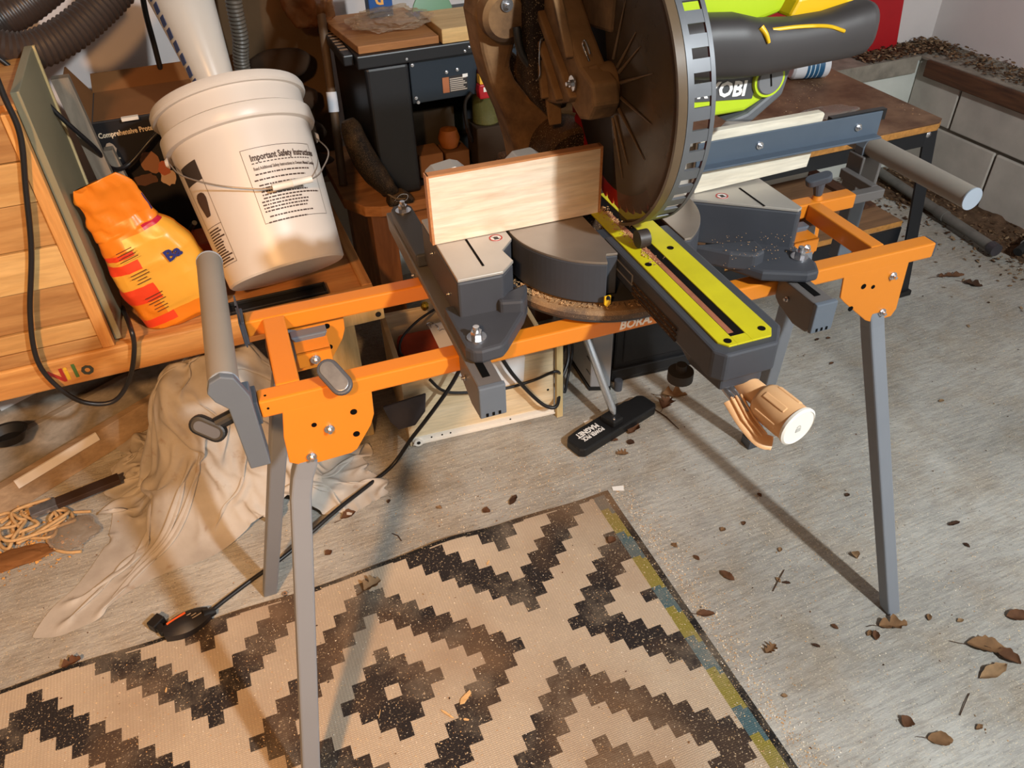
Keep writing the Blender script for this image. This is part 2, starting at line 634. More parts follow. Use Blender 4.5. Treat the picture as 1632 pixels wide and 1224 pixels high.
def rug_material():
    t = NT('rug_weave')
    at_ = t.n('ShaderNodeAttribute', attribute_name='Col')
    v = t.coord()
    fade = t.noise(v, 7.0, 6, 0.65, 0.2)
    c = t.mix(t.ramp(fade, [(0.48, k(0)), (0.70, k(0.5))]), at_.outputs['Color'], srgb(160, 146, 128))
    vw = t.coord((420, 240, 1))
    wv = t.n('ShaderNodeTexWave', wave_type='BANDS', bands_direction='Y')
    wv.inputs['Scale'].default_value = 95.0
    wv.inputs['Distortion'].default_value = 0.6
    t.l(v, wv.inputs[0])
    wx = t.n('ShaderNodeTexWave', wave_type='BANDS', bands_direction='X')
    wx.inputs['Scale'].default_value = 60.0
    wx.inputs['Distortion'].default_value = 0.5
    t.l(v, wx.inputs[0])
    mul = t.n('ShaderNodeMath', operation='MULTIPLY')
    t.l(wv.outputs['Fac'], mul.inputs[0])
    t.l(wx.outputs['Fac'], mul.inputs[1])
    c = t.mix(0.35, c, t.ramp(mul.outputs[0], [(0.0, k(0.55)), (0.5, k(1))]), 'MULTIPLY')
    c = t.mix(t.ramp(t.noise(v, 260, 3, 0.7), [(0.60, k(0)), (0.68, k(0.85))]), c, srgb(206, 184, 152))
    c = t.mix(t.ramp(t.noise(v, 3.0, 3), [(0.46, k(0)), (0.70, k(0.6))]), c, srgb(142, 112, 84))
    t.l(c, t.b.inputs['Base Color'])
    t.b.inputs['Roughness'].default_value = 0.95
    t.b.inputs['Specular IOR Level'].default_value = 0.1
    t.bump(mul.outputs[0], 0.5, 0.0015)
    return t.m


def rug():
    CREAM, DARK = srgb(184, 168, 148), srgb(46, 42, 42)
    BLUE, OLIVE, EDGE = srgb(76, 100, 106), srgb(136, 126, 60), srgb(38, 36, 35)
    ci, cj = [], []
    res = 3
    i0, i1, j0, j1 = -38.0, 22.25, -10.1, 30.0
    us = [i0, i0 + 0.35]
    x = math.ceil((i0 + 0.35) * res) / res
    while x < 20.65:
        us.append(x)
        x += 1 / res
    us += [20.68, 21.1, 21.4, 21.72, 22.25]
    us[1] = i0 + 0.35
    us = sorted(set(round(u, 4) for u in us))
    vs_ = [j0, j0 + 0.32]
    x = math.ceil((j0 + 0.35) * res) / res
    while x < j1 - 0.35:
        vs_.append(x)
        x += 1 / res
    vs_ += [j1 - 0.33, j1]
    vs_ = sorted(set(round(u, 4) for u in vs_))

    def colour(i, j):
        if i > 21.72 or j < j0 + 0.3 or i < i0 + 0.35 or j > j1 - 0.33:
            return EDGE
        if i > 20.68:
            s = j + (0.55 if i < 21.3 else 0.0)
            ph = (s + 10.0) % 10.4
            return BLUE if (ph < 2.2 or 4.9 < ph < 7.5) else OLIVE
        for n in range(-3, 4):
            for m in range(-4, 4):
                if (m + n) % 2:
                    continue
                di = math.floor(i - m * 11.35)
                dj = math.floor(j - n * 11.62)
                d = abs(di) + abs(dj)
                if (0 < d <= 3) or (7 <= d <= 9):
                    return DARK
        return CREAM
    verts, faces, cols = [], [], []
    nu, nv = len(us), len(vs_)
    T = 0.0035
    for v in vs_:
        for u in us:
            z = T + 0.0006 * mnoise.noise(Vector((u * 0.3, v * 0.3, 1.0)))
            # the rear border is lifted a little where it has curled
            z += 0.017 * math.exp(-((v + 10) / 2.2) ** 2) * math.exp(-((u - 8.0) / 3.2) ** 2)
            z += 0.006 * math.exp(-((v + 10) / 1.5) ** 2) * (0.5 + 0.5 * math.sin(u * 0.55))
            verts.append((u * CELL, -v * CELL, z))
    for jj in range(nv - 1):
        for ii in range(nu - 1):
            faces.append((jj * nu + ii, (jj + 1) * nu + ii, (jj + 1) * nu + ii + 1, jj * nu + ii + 1))
            cols.append(colour((us[ii] + us[ii + 1]) / 2, (vs_[jj] + vs_[jj + 1]) / 2))
    # skirt down to the floor
    loop = [ii for ii in range(nu)] + [jj * nu + nu - 1 for jj in range(1, nv)] + [(nv - 1) * nu + ii for ii in range(nu - 2, -1, -1)] + [jj * nu for jj in range(nv - 2, 0, -1)]
    base = len(verts)
    for q in loop:
        x, y, z = verts[q]
        verts.append((x, y, max(0.0004, z - 0.0035)))
    n = len(loop)
    for q in range(n):
        faces.append((loop[q], loop[(q + 1) % n], base + (q + 1) % n, base + q))
        cols.append(EDGE)
    b = B()
    b.add(verts, faces)
    o = b.build('rug', rug_material())
    me = o.data
    at_ = me.color_attributes.new('Col', 'FLOAT_COLOR', 'CORNER')
    arr = np.zeros((len(me.loops), 4), np.float32)
    for p, c in zip(me.polygons, cols):
        for li in p.loop_indices:
            arr[li] = c
    at_.data.foreach_set('color', arr.ravel())
    return tag(o, 'flat woven rug with black stepped diamonds on cream and a blue olive border', 'rug')


rug()
# ------------------------------------------------------------------ saw stand
SO = Vector((0.4185, 0.083, 0.0))
YAW = math.radians(-2.1)
M_ORANGE = paint('orange_powder_coat', (0.66, 0.205, 0.014), 0.36, var=0.03, scale=6, spec=0.5)
M_LEG = paint('grey_powder_coat', (122, 126, 133), 0.42, var=0.03, scale=6)
M_DGREY = paint('dark_grey_plastic', (70, 74, 82), 0.5, var=0.04)
M_BRKT = paint('bracket_grey', (96, 92, 90), 0.42, var=0.04, scale=5)
M_CAP = paint('cap_grey', (92, 100, 110), 0.45, var=0.03)
M_BLACK = plain('black_plastic', (20, 20, 21), 0.5)
M_HOLE = plain('dark_hole', (8, 8, 8), 0.9, spec=0.1)
M_ZINC = paint('zinc_bolt', (200, 200, 204), 0.25, 0.95, var=0.05)
M_WHITE = plain('white_print', (238, 236, 232), 0.6)
M_RCAP = paint('roller_cap', (150, 160, 172), 0.4)
M_FOAM = paint('roller_grey', (138, 130, 120), 0.6, var=0.05, scale=10)
ZT, ZB = 0.679, 0.655

st = thing('saw_stand', 'orange and grey folding steel stand carrying the mitre saw', 'saw stand', SO, YAW)


def bolt(b, p, axis=(0, 0, 1), r=0.006, h=0.006, washer=0.0):
    p = Vector(p)
    a = Vector(axis).normalized()
    if washer:
        b.tube([p, p + a * 0.002], washer, 18)
        p = p + a * 0.002
    b.tube([p, p + a * h], r, 6)
    b.tube([p + a * h, p + a * (h + r * 0.9)], r * 0.55, 10)


# rails
FY0, FY1, RY0, RY1 = -0.120, -0.095, 0.051, 0.076
fr = B().box((-0.475, FY0, ZB), (0.475, FY1, ZT)).build('front_rail', M_ORANGE, st, bevel=0.0025)
rr = B().box((-0.475, RY0, ZB), (0.475, RY1, ZT)).build('rear_rail', M_ORANGE, st, bevel=0.0025)
for x in (-0.4685, -0.4635):
    pass
B().cyl((-0.466, FY0 - 0.0004, 0.668), (-0.466, FY0 + 0.001, 0.668), 0.0016, 8).build('rivet_hole', M_HOLE, fr)
B().cyl((-0.466, FY0 + 0.010, ZT - 0.0005), (-0.466, FY0 + 0.010, ZT + 0.0004), 0.0016, 8).build('rivet_hole', M_HOLE, fr)
text_b('BORA.', 0.0178, frame((-0.0255, FY0 - 0.0006, 0.6605), (1, 0, 0), (0, 0, 1)), 0.0004, shear=0.18, bold=0.0006, squeeze=0.92).build('lettering', M_WHITE, fr)
for x0, x1 in ((-0.453, -0.425), (0.383, 0.405)):
    B().box((x0, FY1, ZB - 0.002), (x1, RY0, ZT)).build('cross_bar', M_ORANGE, st, bevel=0.002)
# corner plates hanging under the rails
PL = [(-0.452, 0.658), (-0.348, 0.658), (-0.350, 0.622), (-0.356, 0.606), (-0.378, 0.573), (-0.386, 0.569), (-0.442, 0.567), (-0.460, 0.579), (-0.4585, 0.62)]
PR = [(0.322, 0.658), (0.434, 0.658), (0.440, 0.575), (0.434, 0.563), (0.396, 0.563), (0.386, 0.568), (0.338, 0.610), (0.326, 0.622)]
for nm, poly, y0 in (('l', PL, FY0), ('r', PR, FY0), ('l', PL, RY1 - 0.003), ('r', PR, RY1 - 0.003)):
    pl = B().prism(poly, 'y', y0, y0 + 0.003).build('corner_plate', M_ORANGE, st, bevel=0.001)
    yy = y0 - 0.0006
    sg = -1 if nm == 'l' else 1
    cx = sum(p[0] for p in poly) / len(poly)
    for dx, z, r in ((-0.018 if nm == 'l' else -0.004, 0.628, 0.0032), (0.030 if nm == 'l' else -0.022, 0.633, 0.0042), (0.028 if nm == 'l' else -0.034, 0.598, 0.0042)):
        B().cyl((cx + dx, yy + 0.0012, z), (cx + dx, yy, z), r, 14).build('plate_hole', M_HOLE, pl)
    for dx, z in (((-0.002, 0.617), (-0.030, 0.581)) if nm == 'l' else ((0.026, 0.640), (0.028, 0.577))):
        bs = B()
        bolt(bs, (cx + dx, y0, z), (0, -1, 0), 0.0046, 0.0025, 0.0062)
        bs.build('bolt', M_ZINC, pl, smooth=30)
# legs: a short bent neck inside the plate, then a straight splayed tube down to a rubber foot
LEGS = [((-0.405, -0.098, 0.645), (-0.455, -0.112, 0.536), (-0.563, -0.268, 0.0)),
        ((0.390, -0.098, 0.645), (0.414, -0.112, 0.540), (0.490, -0.276, 0.0)),
        ((-0.425, 0.055, 0.645), (-0.452, 0.060, 0.562), (-0.577, 0.178, 0.0)),
        ((0.388, 0.055, 0.645), (0.404, 0.060, 0.560), (0.501, 0.193, 0.0))]
for a, m, f in LEGS:
    a, m, f = Vector(a), Vector(m), Vector(f)
    d = (f - m).normalized()
    pts = [a, a.lerp(m, 0.7), m + (a - m).normalized() * 0.010, m + d * 0.012, m.lerp(f, 0.3), f - d * (0.03 / -d.z * -1) if False else f]
    b = B()
    # square tube swept along the bend, cut level at the floor
    ring = []
    path = [a, a.lerp(m, 0.72), m.lerp(a, 0.10), m.lerp(f, 0.03), m.lerp(f, 0.08), f + Vector((0, 0, 0.0012))]
    hw = 0.0128
    vs, fs = [], []
    for i, p in enumerate(path):
        t = (path[min(i + 1, len(path) - 1)] - path[max(i - 1, 0)]).normalized()
        if i == len(path) - 1:
            t = Vector((0, 0, -1))
        ux = Vector((1, 0, 0))
        ux = (ux - t * ux.dot(t)).normalized()
        uy = t.cross(ux)
        for sx, sy in ((-1, -1), (1, -1), (1, 1), (-1, 1)):
            vs.append(p + ux * hw * sx + uy * hw * sy)
    for i in range(len(path) - 1):
        for j in range(4):
            fs.append((i * 4 + j, i * 4 + (j + 1) % 4, (i + 1) * 4 + (j + 1) % 4, (i + 1) * 4 + j))
    fs += [(3, 2, 1, 0), tuple(len(vs) - 4 + j for j in range(4))]
    b.add(vs, fs)
    lg = b.build('leg', M_LEG, st, bevel=0.003)
    if f.x > 0 and f.y > 0:
        p1 = f.lerp(m, 0.055)
        q = []
        for p in (f, p1):
            for sx, sy in ((-1, -1), (1, -1), (1, 1), (-1, 1)):
                q.append(p + Vector((sx * 0.0155, sy * 0.0155, 0.0003)))
        rf = B().hexa(q)
        for i in range(5):
            x = -0.012 + i * 0.006
            rf.box((f.x + x - 0.001, f.y - 0.017, 0.002), (f.x + x + 0.001, f.y - 0.0145, 0.022))
        rf.build('rubber_foot', M_DGREY, lg, bevel=0.002)
# hidden fold locks seen between the rails
for sx in (-1, 1):
    x = -0.400 if sx < 0 else 0.352
    B().box((x - 0.022, 0.0, 0.625), (x + 0.022, 0.003, 0.648)).box((x - 0.022, 0.0, 0.645), (x + 0.022, 0.045, 0.648)).build('lock_tab', M_ORANGE, st, bevel=0.001)
    q = B().prism([(x - 0.024, 0.655), (x + 0.024, 0.655), (x + 0.010, 0.628), (x - 0.010, 0.628)], 'y', 0.028, 0.046)
    q.build('lock_lever', M_CAP, st, bevel=0.002)
    q = B()
    bolt(q, (x, -0.001, 0.636), (0, -1, 0), 0.0045, 0.003, 0.0065)
    q.build('bolt', M_ZINC, st, smooth=30)
# round-ended release paddle on the front rail
M = frame((-0.387, FY0 - 0.006, 0.672), (0.50, -0.25, -0.83), (0.86, 0.15, 0.5))


def stadium(L, W, n=10):
    pts = []
    for s, c in ((1, L / 2 - W / 2), (-1, -(L / 2 - W / 2))):
        for i in range(n + 1):
            a = -PI / 2 + PI * i / n
            pts.append((c + s * math.cos(a) * W / 2, s * math.sin(a) * W / 2))
    return pts


pd = frame((-0.386, FY0 + 0.000, 0.688), (0.42, -0.80, -0.42), (0.90, 0.28, 0.33))
kb = B().prism(stadium(0.050, 0.026), 'z', 0.0, 0.007, pd)
pk = kb.build('release_paddle', M_DGREY, st, bevel=0.002)
B().prism(stadium(0.042, 0.018), 'z', 0.0068, 0.0082, pd).build('paddle_face', paint('worn_grey_metal', (150, 150, 152), 0.35, 0.6, var=0.2, scale=60), pk, bevel=0.001)
B().cyl((-0.384, FY0 + 0.010, 0.672), (-0.385, FY0 + 0.004, 0.690), 0.006, 12).build('paddle_stem', M_DGREY, pk)


# work supports at both ends
def roller(x, y0, y1, z, name='support_roller'):
    o = B().cyl((x, y0, z), (x, y1, z), 0.0165, 26).build(name, M_FOAM, st, smooth=40)
    for y, s in ((y0, -1), (y1, 1)):
        B().cyl((x, y, z), (x, y + s * 0.002, z), 0.0172, 26).build('roller_end', M_RCAP, o, smooth=40)
    return o


roller(-0.503, -0.122, 0.158, 0.716)
b = B().prism([(-0.521, 0.716), (-0.516, 0.729), (-0.503, 0.7345), (-0.490, 0.729), (-0.485, 0.716), (-0.4795, 0.700), (-0.4795, 0.597), (-0.503, 0.597), (-0.505, 0.690), (-0.516, 0.703)], 'y', -0.134, -0.1245)
b.box((-0.503, -0.1245, 0.597), (-0.4795, -0.100, 0.698))
b.build('support_post', M_CAP, st, bevel=0.0015)
B().box((-0.484, -0.124, 0.651), (-0.4752, -0.091, 0.683)).build('rail_end_cap', M_DGREY, st, bevel=0.001)
B().box((-0.482, 0.046, 0.648), (-0.4752, 0.082, 0.683)).build('rail_end_cap', M_DGREY, st, bevel=0.001)
B().box((-0.4795, 0.03, 0.69), (-0.4775, 0.06, 0.716)).box((-0.4795, 0.03, 0.655), (-0.4775, 0.034, 0.716)).build('stop_plate', M_DGREY, st)
# clamp knob beside the left support
kb = B().cyl((-0.498, -0.120, 0.672), (-0.526, -0.122, 0.664), 0.008, 14)
kb.prism(stadium(0.042, 0.022), 'z', -0.006, 0.008, frame((-0.533, -0.122, 0.662), (0.7, -0.35, -0.45), (0.2, 0.4, 0.8)))
kn = kb.build('clamp_knob', M_BLACK, st, bevel=0.003)
B().prism(stadium(0.030, 0.012), 'z', 0.0078, 0.0088, frame((-0.533, -0.122, 0.662), (0.7, -0.35, -0.45), (0.2, 0.4, 0.8))).build('knob_emblem', M_DGREY, kn)

roller(0.556, -0.084, 0.195, 0.716)
B().prism([(0.538, 0.702), (0.537, 0.716), (0.543, 0.729), (0.556, 0.7345), (0.569, 0.729), (0.575, 0.716), (0.574, 0.702)], 'y', 0.126, 0.146).build('roller_saddle', M_CAP, st, bevel=0.0015)
B().box((0.541, 0.124, 0.505), (0.571, 0.148, 0.642)).build('support_post', M_CAP, st, bevel=0.0015)
B().box((0.535, 0.118, 0.640), (0.578, 0.154, 0.703)).build('post_sleeve', M_BRKT, st, bevel=0.002)
B().box((0.4752, RY0 + 0.004, ZB + 0.004), (0.535, RY1 - 0.004, ZT - 0.004)).box((0.522, RY1 - 0.004, ZB + 0.004), (0.535, 0.150, ZT - 0.004)).build('extension_arm', M_BRKT, st, bevel=0.0015)
B().box((0.475, FY0 + 0.001, ZB + 0.001), (0.4785, FY1 - 0.001, ZT - 0.001)).build('rail_end_cap', M_DGREY, st, bevel=0.001)
# clamp knob standing on the rear rail at the right
b = B().tube([(0.408, 0.063, ZT), (0.408, 0.063, ZT + 0.006)], [0.009, 0.007], 16)
b.build('knob_base', M_ORANGE, st, smooth=40)
b = B().tube([(0.408, 0.063, ZT + 0.006), (0.405, 0.063, ZT + 0.03)], [0.0065, 0.010], 14)
b.prism(stadium(0.040, 0.018), 'z', 0.0, 0.012, frame((0.402, 0.060, ZT + 0.030), (0.85, -0.35, 0.3), (0.2, 0.9, 0.2)))
b.build('clamp_knob', M_DGREY, st, bevel=0.002)

# the two clamp-on saw brackets lying across the rails
PROF = [(-0.200, 0.690), (-0.200, 0.650), (-0.194, 0.643), (-0.168, 0.640), (-0.134, 0.650), (-0.124, 0.657), (-0.124, 0.6800), (0.080, 0.6800), (0.080, 0.660), (0.255, 0.664), (0.262, 0.690)]
for x0, x1 in ((-0.240, -0.210), (0.206, 0.236)):
    bk = B().prism(PROF, 'x', x0, x1).build('saw_bracket', M_BRKT, st, bevel=0.002)
    ec = B().prism([(-0.206, 0.691), (-0.199, 0.692), (-0.199, 0.646), (-0.206, 0.648)], 'x', x0 - 0.001, x1 + 0.001)
    ec.build('bracket_end_cap', M_CAP, bk, bevel=0.0015)
    xm = (x0 + x1) / 2
    B().box((xm - 0.0045, -0.185, 0.6902), (xm + 0.0045, -0.135, 0.6908)).build('slot', M_HOLE, bk)
    for i in range(3):
        B().box((x0 + 0.006 + i * 0.0075, -0.2068, 0.650), (x0 + 0.0088 + i * 0.0075, -0.2055, 0.6545)).build('vent', M_HOLE, bk)
    q = B()
    bolt(q, (x0, -0.150, 0.668), (-1, 0, 0), 0.004, 0.002)
    q.build('bolt', M_ZINC, bk, smooth=30)
    q = B()
    bolt(q, (x0, 0.09, 0.674), (-1, 0, 0), 0.003, 0.002)
    q.build('bolt', M_ZINC, bk, smooth=30)
# ------------------------------------------------------------------ mitre saw (local frame: turntable centre, x along the fence, y to the rear)
M_CAST = paint('dark_cast_paint', (62, 64, 70), 0.5, var=0.10, scale=14, spec=0.4, bump=0.05)
M_SILVER = paint('brushed_aluminium', (186, 180, 172), 0.42, 0.55, var=0.10, scale=9)
M_TTOP = paint('turntable_top', (150, 138, 126), 0.38, 0.6, var=0.18, scale=8)
M_RING = dusty('scale_ring_dusty', (84, 72, 64), (150, 118, 84), 0.45, 0.75, 20, 0.6)
M_YEL = paint('yellow_plate', (196, 186, 20), 0.45, var=0.08, scale=25)
M_LIME = paint('lime_plastic', (178, 202, 34), 0.42, var=0.03)
M_YEL2 = paint('amber_plastic', (224, 176, 18), 0.4, var=0.04)
M_GRIP = paint('grip_rubber', (54, 50, 50), 0.5, var=0.06, scale=10)
M_DUST = dusty('dusty_casting', (78, 58, 42), (162, 124, 84), 0.34, 0.72, 9, 0.85, 0.8, speck=False)
M_DUSTD = dusty('dusty_dark', (38, 28, 22), (92, 66, 44), 0.42, 0.74, 13, 0.75, 0.8)
M_GUARD = clear('smoky_guard', (142, 118, 96), (112, 92, 72), 0.46, 0.22)
M_RIM = paint('guard_rim_metal', (104, 106, 110), 0.42, 0.35, var=0.08, scale=20)
M_RIBS = clear('guard_rib', (170, 140, 110), (146, 116, 84), 0.6, 0.3)
M_BLADE = paint('red_blade', (168, 20, 24), 0.35, 0.0, var=0.08, scale=8)
M_TOOTH = paint('carbide', (170, 165, 160), 0.3, 0.9)
M_TAN = paint('tan_plastic', (220, 172, 124), 0.42, var=0.03, scale=6)
M_CREAM = paint('cream_plastic', (230, 224, 214), 0.4, var=0.03)
M_SLOT = plain('slot_shadow', (18, 14, 12), 0.9, spec=0.1)
M_SDUST = paint('fresh_sawdust', (196, 156, 112), 0.95, var=0.25, scale=90, spec=0.05)
TT = 0.764

sw = thing('mitre_saw', 'lime and dark grey sliding mitre saw with a big smoky blade guard', 'mitre saw', SO, YAW)


# --- base
def arc(r, a0, a1, n, cx=0.0, cy=0.0):
    return [(cx + r * math.cos(a0 + (a1 - a0) * i / n), cy + r * math.sin(a0 + (a1 - a0) * i / n)) for i in range(n + 1)]


LW = [(-0.226, 0.075), (-0.226, -0.091), (-0.170, -0.0925), (-0.150, -0.073), (-0.154, -0.044), (-0.1335, -0.021), (-0.1335, 0.075)]
RW = [(0.250, 0.075), (0.250, -0.090), (0.242, -0.094), (0.128, -0.010), (0.128, 0.075)]
lw = B().prism(LW, 'z', 0.699, TT - 0.004).build('left_wing', M_CAST, sw, bevel=0.003)
B().prism([(x * 0.996, y * 0.992) for x, y in LW], 'z', TT - 0.004, TT).build('wing_top', M_SILVER, lw, bevel=0.0008)
rw = B().prism(RW, 'z', 0.699, TT - 0.004).build('right_wing', M_CAST, sw, bevel=0.003)
B().prism([(x * 0.997, y * 0.992) for x, y in RW], 'z', TT - 0.004, TT).build('wing_top', M_SILVER, rw, bevel=0.0008)
B().box((-0.0014, -0.035, 0), (0.0014, 0.035, 0.0004), Matrix.Translation((-0.187, -0.036, TT + 0.0002)) @ Matrix.Rotation(0.0, 4, 'Z')).build('wing_groove', M_SLOT, lw)
B().box((-0.0014, -0.030, 0), (0.0014, 0.030, 0.0004), Matrix.Translation((0.206, -0.038, TT + 0.0002))).build('wing_groove', M_SLOT, rw)


def hand_sticker(cx, cy, parent, r=0.0085):
    z = TT + 0.0001
    d = B().lathe([(0, 0), (r, 0), (r, 0.0003), (0, 0.0003)], 28, Matrix.Translation((cx, cy, z))).build('warning_sticker', plain('sticker_white', (226, 220, 214), 0.5), parent)
    B().lathe([(r * 0.80, 0.0003), (r, 0.0003), (r, 0.0006), (r * 0.80, 0.0006)], 28, Matrix.Translation((cx, cy, z))).build('sticker_ring', plain('sticker_red', (176, 40, 34), 0.5), d)
    h = B()
    h.box((-0.0028, -0.0042, 0), (0.0028, 0.0, 0.0002), Matrix.Translation((cx, cy, z + 0.0004)))
    for i in range(4):
        h.box((-0.0028 + i * 0.0015, 0.0, 0), (-0.0017 + i * 0.0015, 0.0036 - abs(i - 1.5) * 0.0006, 0.0002), Matrix.Translation((cx, cy, z + 0.0004)))
    h.prism([(-0.0055, 0.004), (-0.0049, 0.0046), (0.0052, -0.004), (0.0046, -0.0046)], 'z', z + 0.0006, z + 0.0008, Matrix.Translation((cx, cy, 0)))
    h.build('sticker_hand', plain('sticker_black', (36, 30, 30), 0.5), d)


hand_sticker(-0.151, -0.012, lw)
hand_sticker(0.171, -0.020, rw)

# feet with bolts
FL_ = [(-0.238, -0.150), (-0.232, -0.160), (-0.222, -0.164), (-0.196, -0.162), (-0.186, -0.152), (-0.150, -0.108), (-0.138, -0.088), (-0.130, -0.060), (-0.238, -0.060)]
b = B().prism(FL_, 'z', 0.6925, 0.712)
b.prism([(-0.178, -0.100), (-0.150, -0.108), (-0.138, -0.088), (-0.132, -0.070), (-0.178, -0.085)], 'z', 0.700, 0.728)
fo = b.build('base_foot', M_CAST, sw, bevel=0.004)
q = B()
bolt(q, (-0.220, -0.138, 0.712), (0, 0, 1), 0.0068, 0.008, 0.0118)
q.build('bolt', M_ZINC, fo, smooth=30)
FR_ = [(0.250, -0.138), (0.240, -0.158), (0.222, -0.158), (0.172, -0.132), (0.150, -0.098), (0.128, -0.060), (0.252, -0.060)]
b = B().prism(FR_, 'z', 0.6925, 0.708)
b.prism([(0.104, -0.062), (0.190, -0.082), (0.186, -0.112), (0.168, -0.118), (0.140, -0.100)], 'z', 0.700, 0.726)
fo = b.build('base_foot', M_CAST, sw, bevel=0.004)
q = B()
bolt(q, (0.236, -0.120, 0.708), (0, 0, 1), 0.0068, 0.008, 0.0118)
q.build('bolt', M_ZINC, fo, smooth=30)
for x in (-0.222, 0.236):
    fo = B().prism([(x - 0.016, 0.075), (x + 0.016, 0.075), (x + 0.016, 0.225), (x + 0.010, 0.236), (x - 0.010, 0.236), (x - 0.016, 0.225)], 'z', 0.6925, 0.712).build('base_foot', M_CAST, sw, bevel=0.003)
    q = B()
    bolt(q, (x, 0.212, 0.712), (0, 0, 1), 0.0068, 0.008, 0.0118)
    q.build('bolt', M_ZINC, fo, smooth=30)
# slot lips on the left flank of the base
q = B()
bolt(q, (-0.226, -0.05, 0.722), (-1, 0, 0), 0.003, 0.0015)
bolt(q, (-0.226, 0.02, 0.742), (-1, 0, 0), 0.003, 0.0015)
q.build('bolt', M_ZINC, lw, smooth=30)

# base tray and the scale ring in front of the turntable
b = B().prism(arc(0.142, PI + 0.28, 2 * PI - 0.20, 40) + [(0.12, 0.07), (-0.128, 0.07)], 'z', 0.685, 0.699)
b.build('base_tray', M_CAST, sw, bevel=0.002)
rg = B().lathe([(0.122, 0.699), (0.122, 0.7035), (0.140, 0.7015), (0.1435, 0.697), (0.1435, 0.690)], 44, None, PI + 0.26, 2 * PI - 0.2).build('scale_ring', M_RING, sw, smooth=35)
tk = B()
for i in range(46):
    a = PI + 0.35 + i * 0.052
    if a > 2 * PI - 0.3:
        break
    l = 0.007 if i % 5 == 0 else 0.004
    tk.box((0.1262, -0.0003, 0), (0.1262 + l, 0.0003, 0.0004), Matrix.Translation((0, 0, 0.7034)) @ Matrix.Rotation(a, 4, 'Z'))
tk = tk.build('scale_marks', plain('scale_mark', (40, 32, 28), 0.6), rg)
tk['kind'] = 'stuff'
# turntable
tp = arc(0.1295, PI - 0.0, PI + 1.20, 22) + [(-0.043, -0.1075), (-0.040, -0.102), (-0.026, -0.105), (-0.026, 0.06), (-0.126, 0.06)]
tt = B().prism(tp, 'z', 0.7065, TT - 0.0035).build('turntable', M_CAST, sw, bevel=0.0015)
B().prism([(x * 0.997, y * 0.995) for x, y in tp], 'z', TT - 0.0035, TT - 0.0002).build('table_top', M_TTOP, tt, bevel=0.0006)
tr = arc(0.1295, -0.95, 0.05, 18) + [(0.126, 0.06), (0.066, 0.06), (0.066, -0.105)]
t2 = B().prism(tr, 'z', 0.7065, TT - 0.0035).build('turntable', M_CAST, sw, bevel=0.0015)
B().prism([(x * 0.997, y * 0.995) for x, y in tr], 'z', TT - 0.0035, TT - 0.0002).build('table_top', M_TTOP, t2, bevel=0.0006)
# yellow mitre pointer
b = B().prism([(-0.052, 0.7205), (-0.043, 0.7205), (-0.043, 0.709), (-0.0475, 0.7045), (-0.052, 0.709)], 'y', -0.1275, -0.1245)
pt = b.build('mitre_pointer', M_YEL2, sw, bevel=0.0008)
q = B()
bolt(q, (-0.0475, -0.127, 0.7185), (0, -1, 0), 0.0028, 0.0015)
q.build('pointer_screw', M_BLACK, pt)

# --- control arm
AP = [(-0.024, -0.06), (-0.024, -0.318), (-0.014, -0.331), (0.046, -0.331), (0.066, -0.306), (0.066, -0.06)]
am = B().prism(AP, 'z', 0.727, TT - 0.001)
am.prism([(-0.010, -0.06), (-0.010, -0.240), (-0.016, -0.270), (-0.010, -0.322), (0.040, -0.322), (0.058, -0.300), (0.058, -0.06)], 'z', 0.708, 0.7275)
arm = am.build('control_arm', M_CAST, sw, bevel=0.003)
# engraved side rails and plate on the left flank
for z in (0.7285, 0.7355, 0.7425):
    B().box((-0.0258, -0.250, z), (-0.0236, -0.145, z + 0.003)).build('flank_rib', M_DUSTD, arm)
b = B()
for p0, p1 in (((-0.0252, -0.142, 0.7395), (-0.0238, -0.100, 0.7405)), ((-0.0252, -0.142, 0.7525), (-0.0238, -0.100, 0.7535)), ((-0.0252, -0.143, 0.7395), (-0.0238, -0.142, 0.7535)), ((-0.0252, -0.100, 0.7395), (-0.0238, -0.099, 0.7535))):
    b.box(p0, p1)
b.build('flank_badge', M_SILVER, arm)
# throat plate with its slot
SL0, SL1 = 0.004, 0.0215
TP = [(-0.0135, 0.05), (-0.0135, -0.310), (-0.006, -0.320), (0.044, -0.320), (0.0515, -0.309), (0.0515, 0.05)]
b = B()
b.prism([(-0.0135, 0.05), (-0.0135, -0.310), (-0.006, -0.320), (SL0, -0.320), (SL0, 0.05)], 'z', TT - 0.001, TT + 0.0012)
b.prism([(SL1, 0.05), (SL1, -0.320), (0.044, -0.320), (0.0515, -0.309), (0.0515, 0.05)], 'z', TT - 0.001, TT + 0.0012)
b.prism([(SL0, -0.306), (SL0, -0.320), (SL1, -0.320), (SL1, -0.306)], 'z', TT - 0.001, TT + 0.0012)
tpl = b.build('throat_plate', M_YEL, arm, bevel=0.0004)
B().box((SL0, -0.306, TT - 0.0006), (SL1, 0.05, TT + 0.0002)).build('blade_slot', M_SLOT, tpl)
B().box((SL0 + 0.001, -0.300, TT - 0.0001), (SL0 + 0.0075, 0.0, TT + 0.0006)).build('slot_edge', paint('worn_slot_edge', (150, 92, 66), 0.6, var=0.3, scale=40), tpl)
for x, y in ((-0.003, -0.312), (0.0415, -0.306), (-0.006, -0.145), (0.037, -0.120)):
    B().lathe([(0.0, 0.0), (0.0042, 0.0), (0.0042, 0.0005), (0.0, 0.0005)], 16, Matrix.Translation((x, y, TT + 0.0011))).build('screw_hole', M_SLOT, tpl)
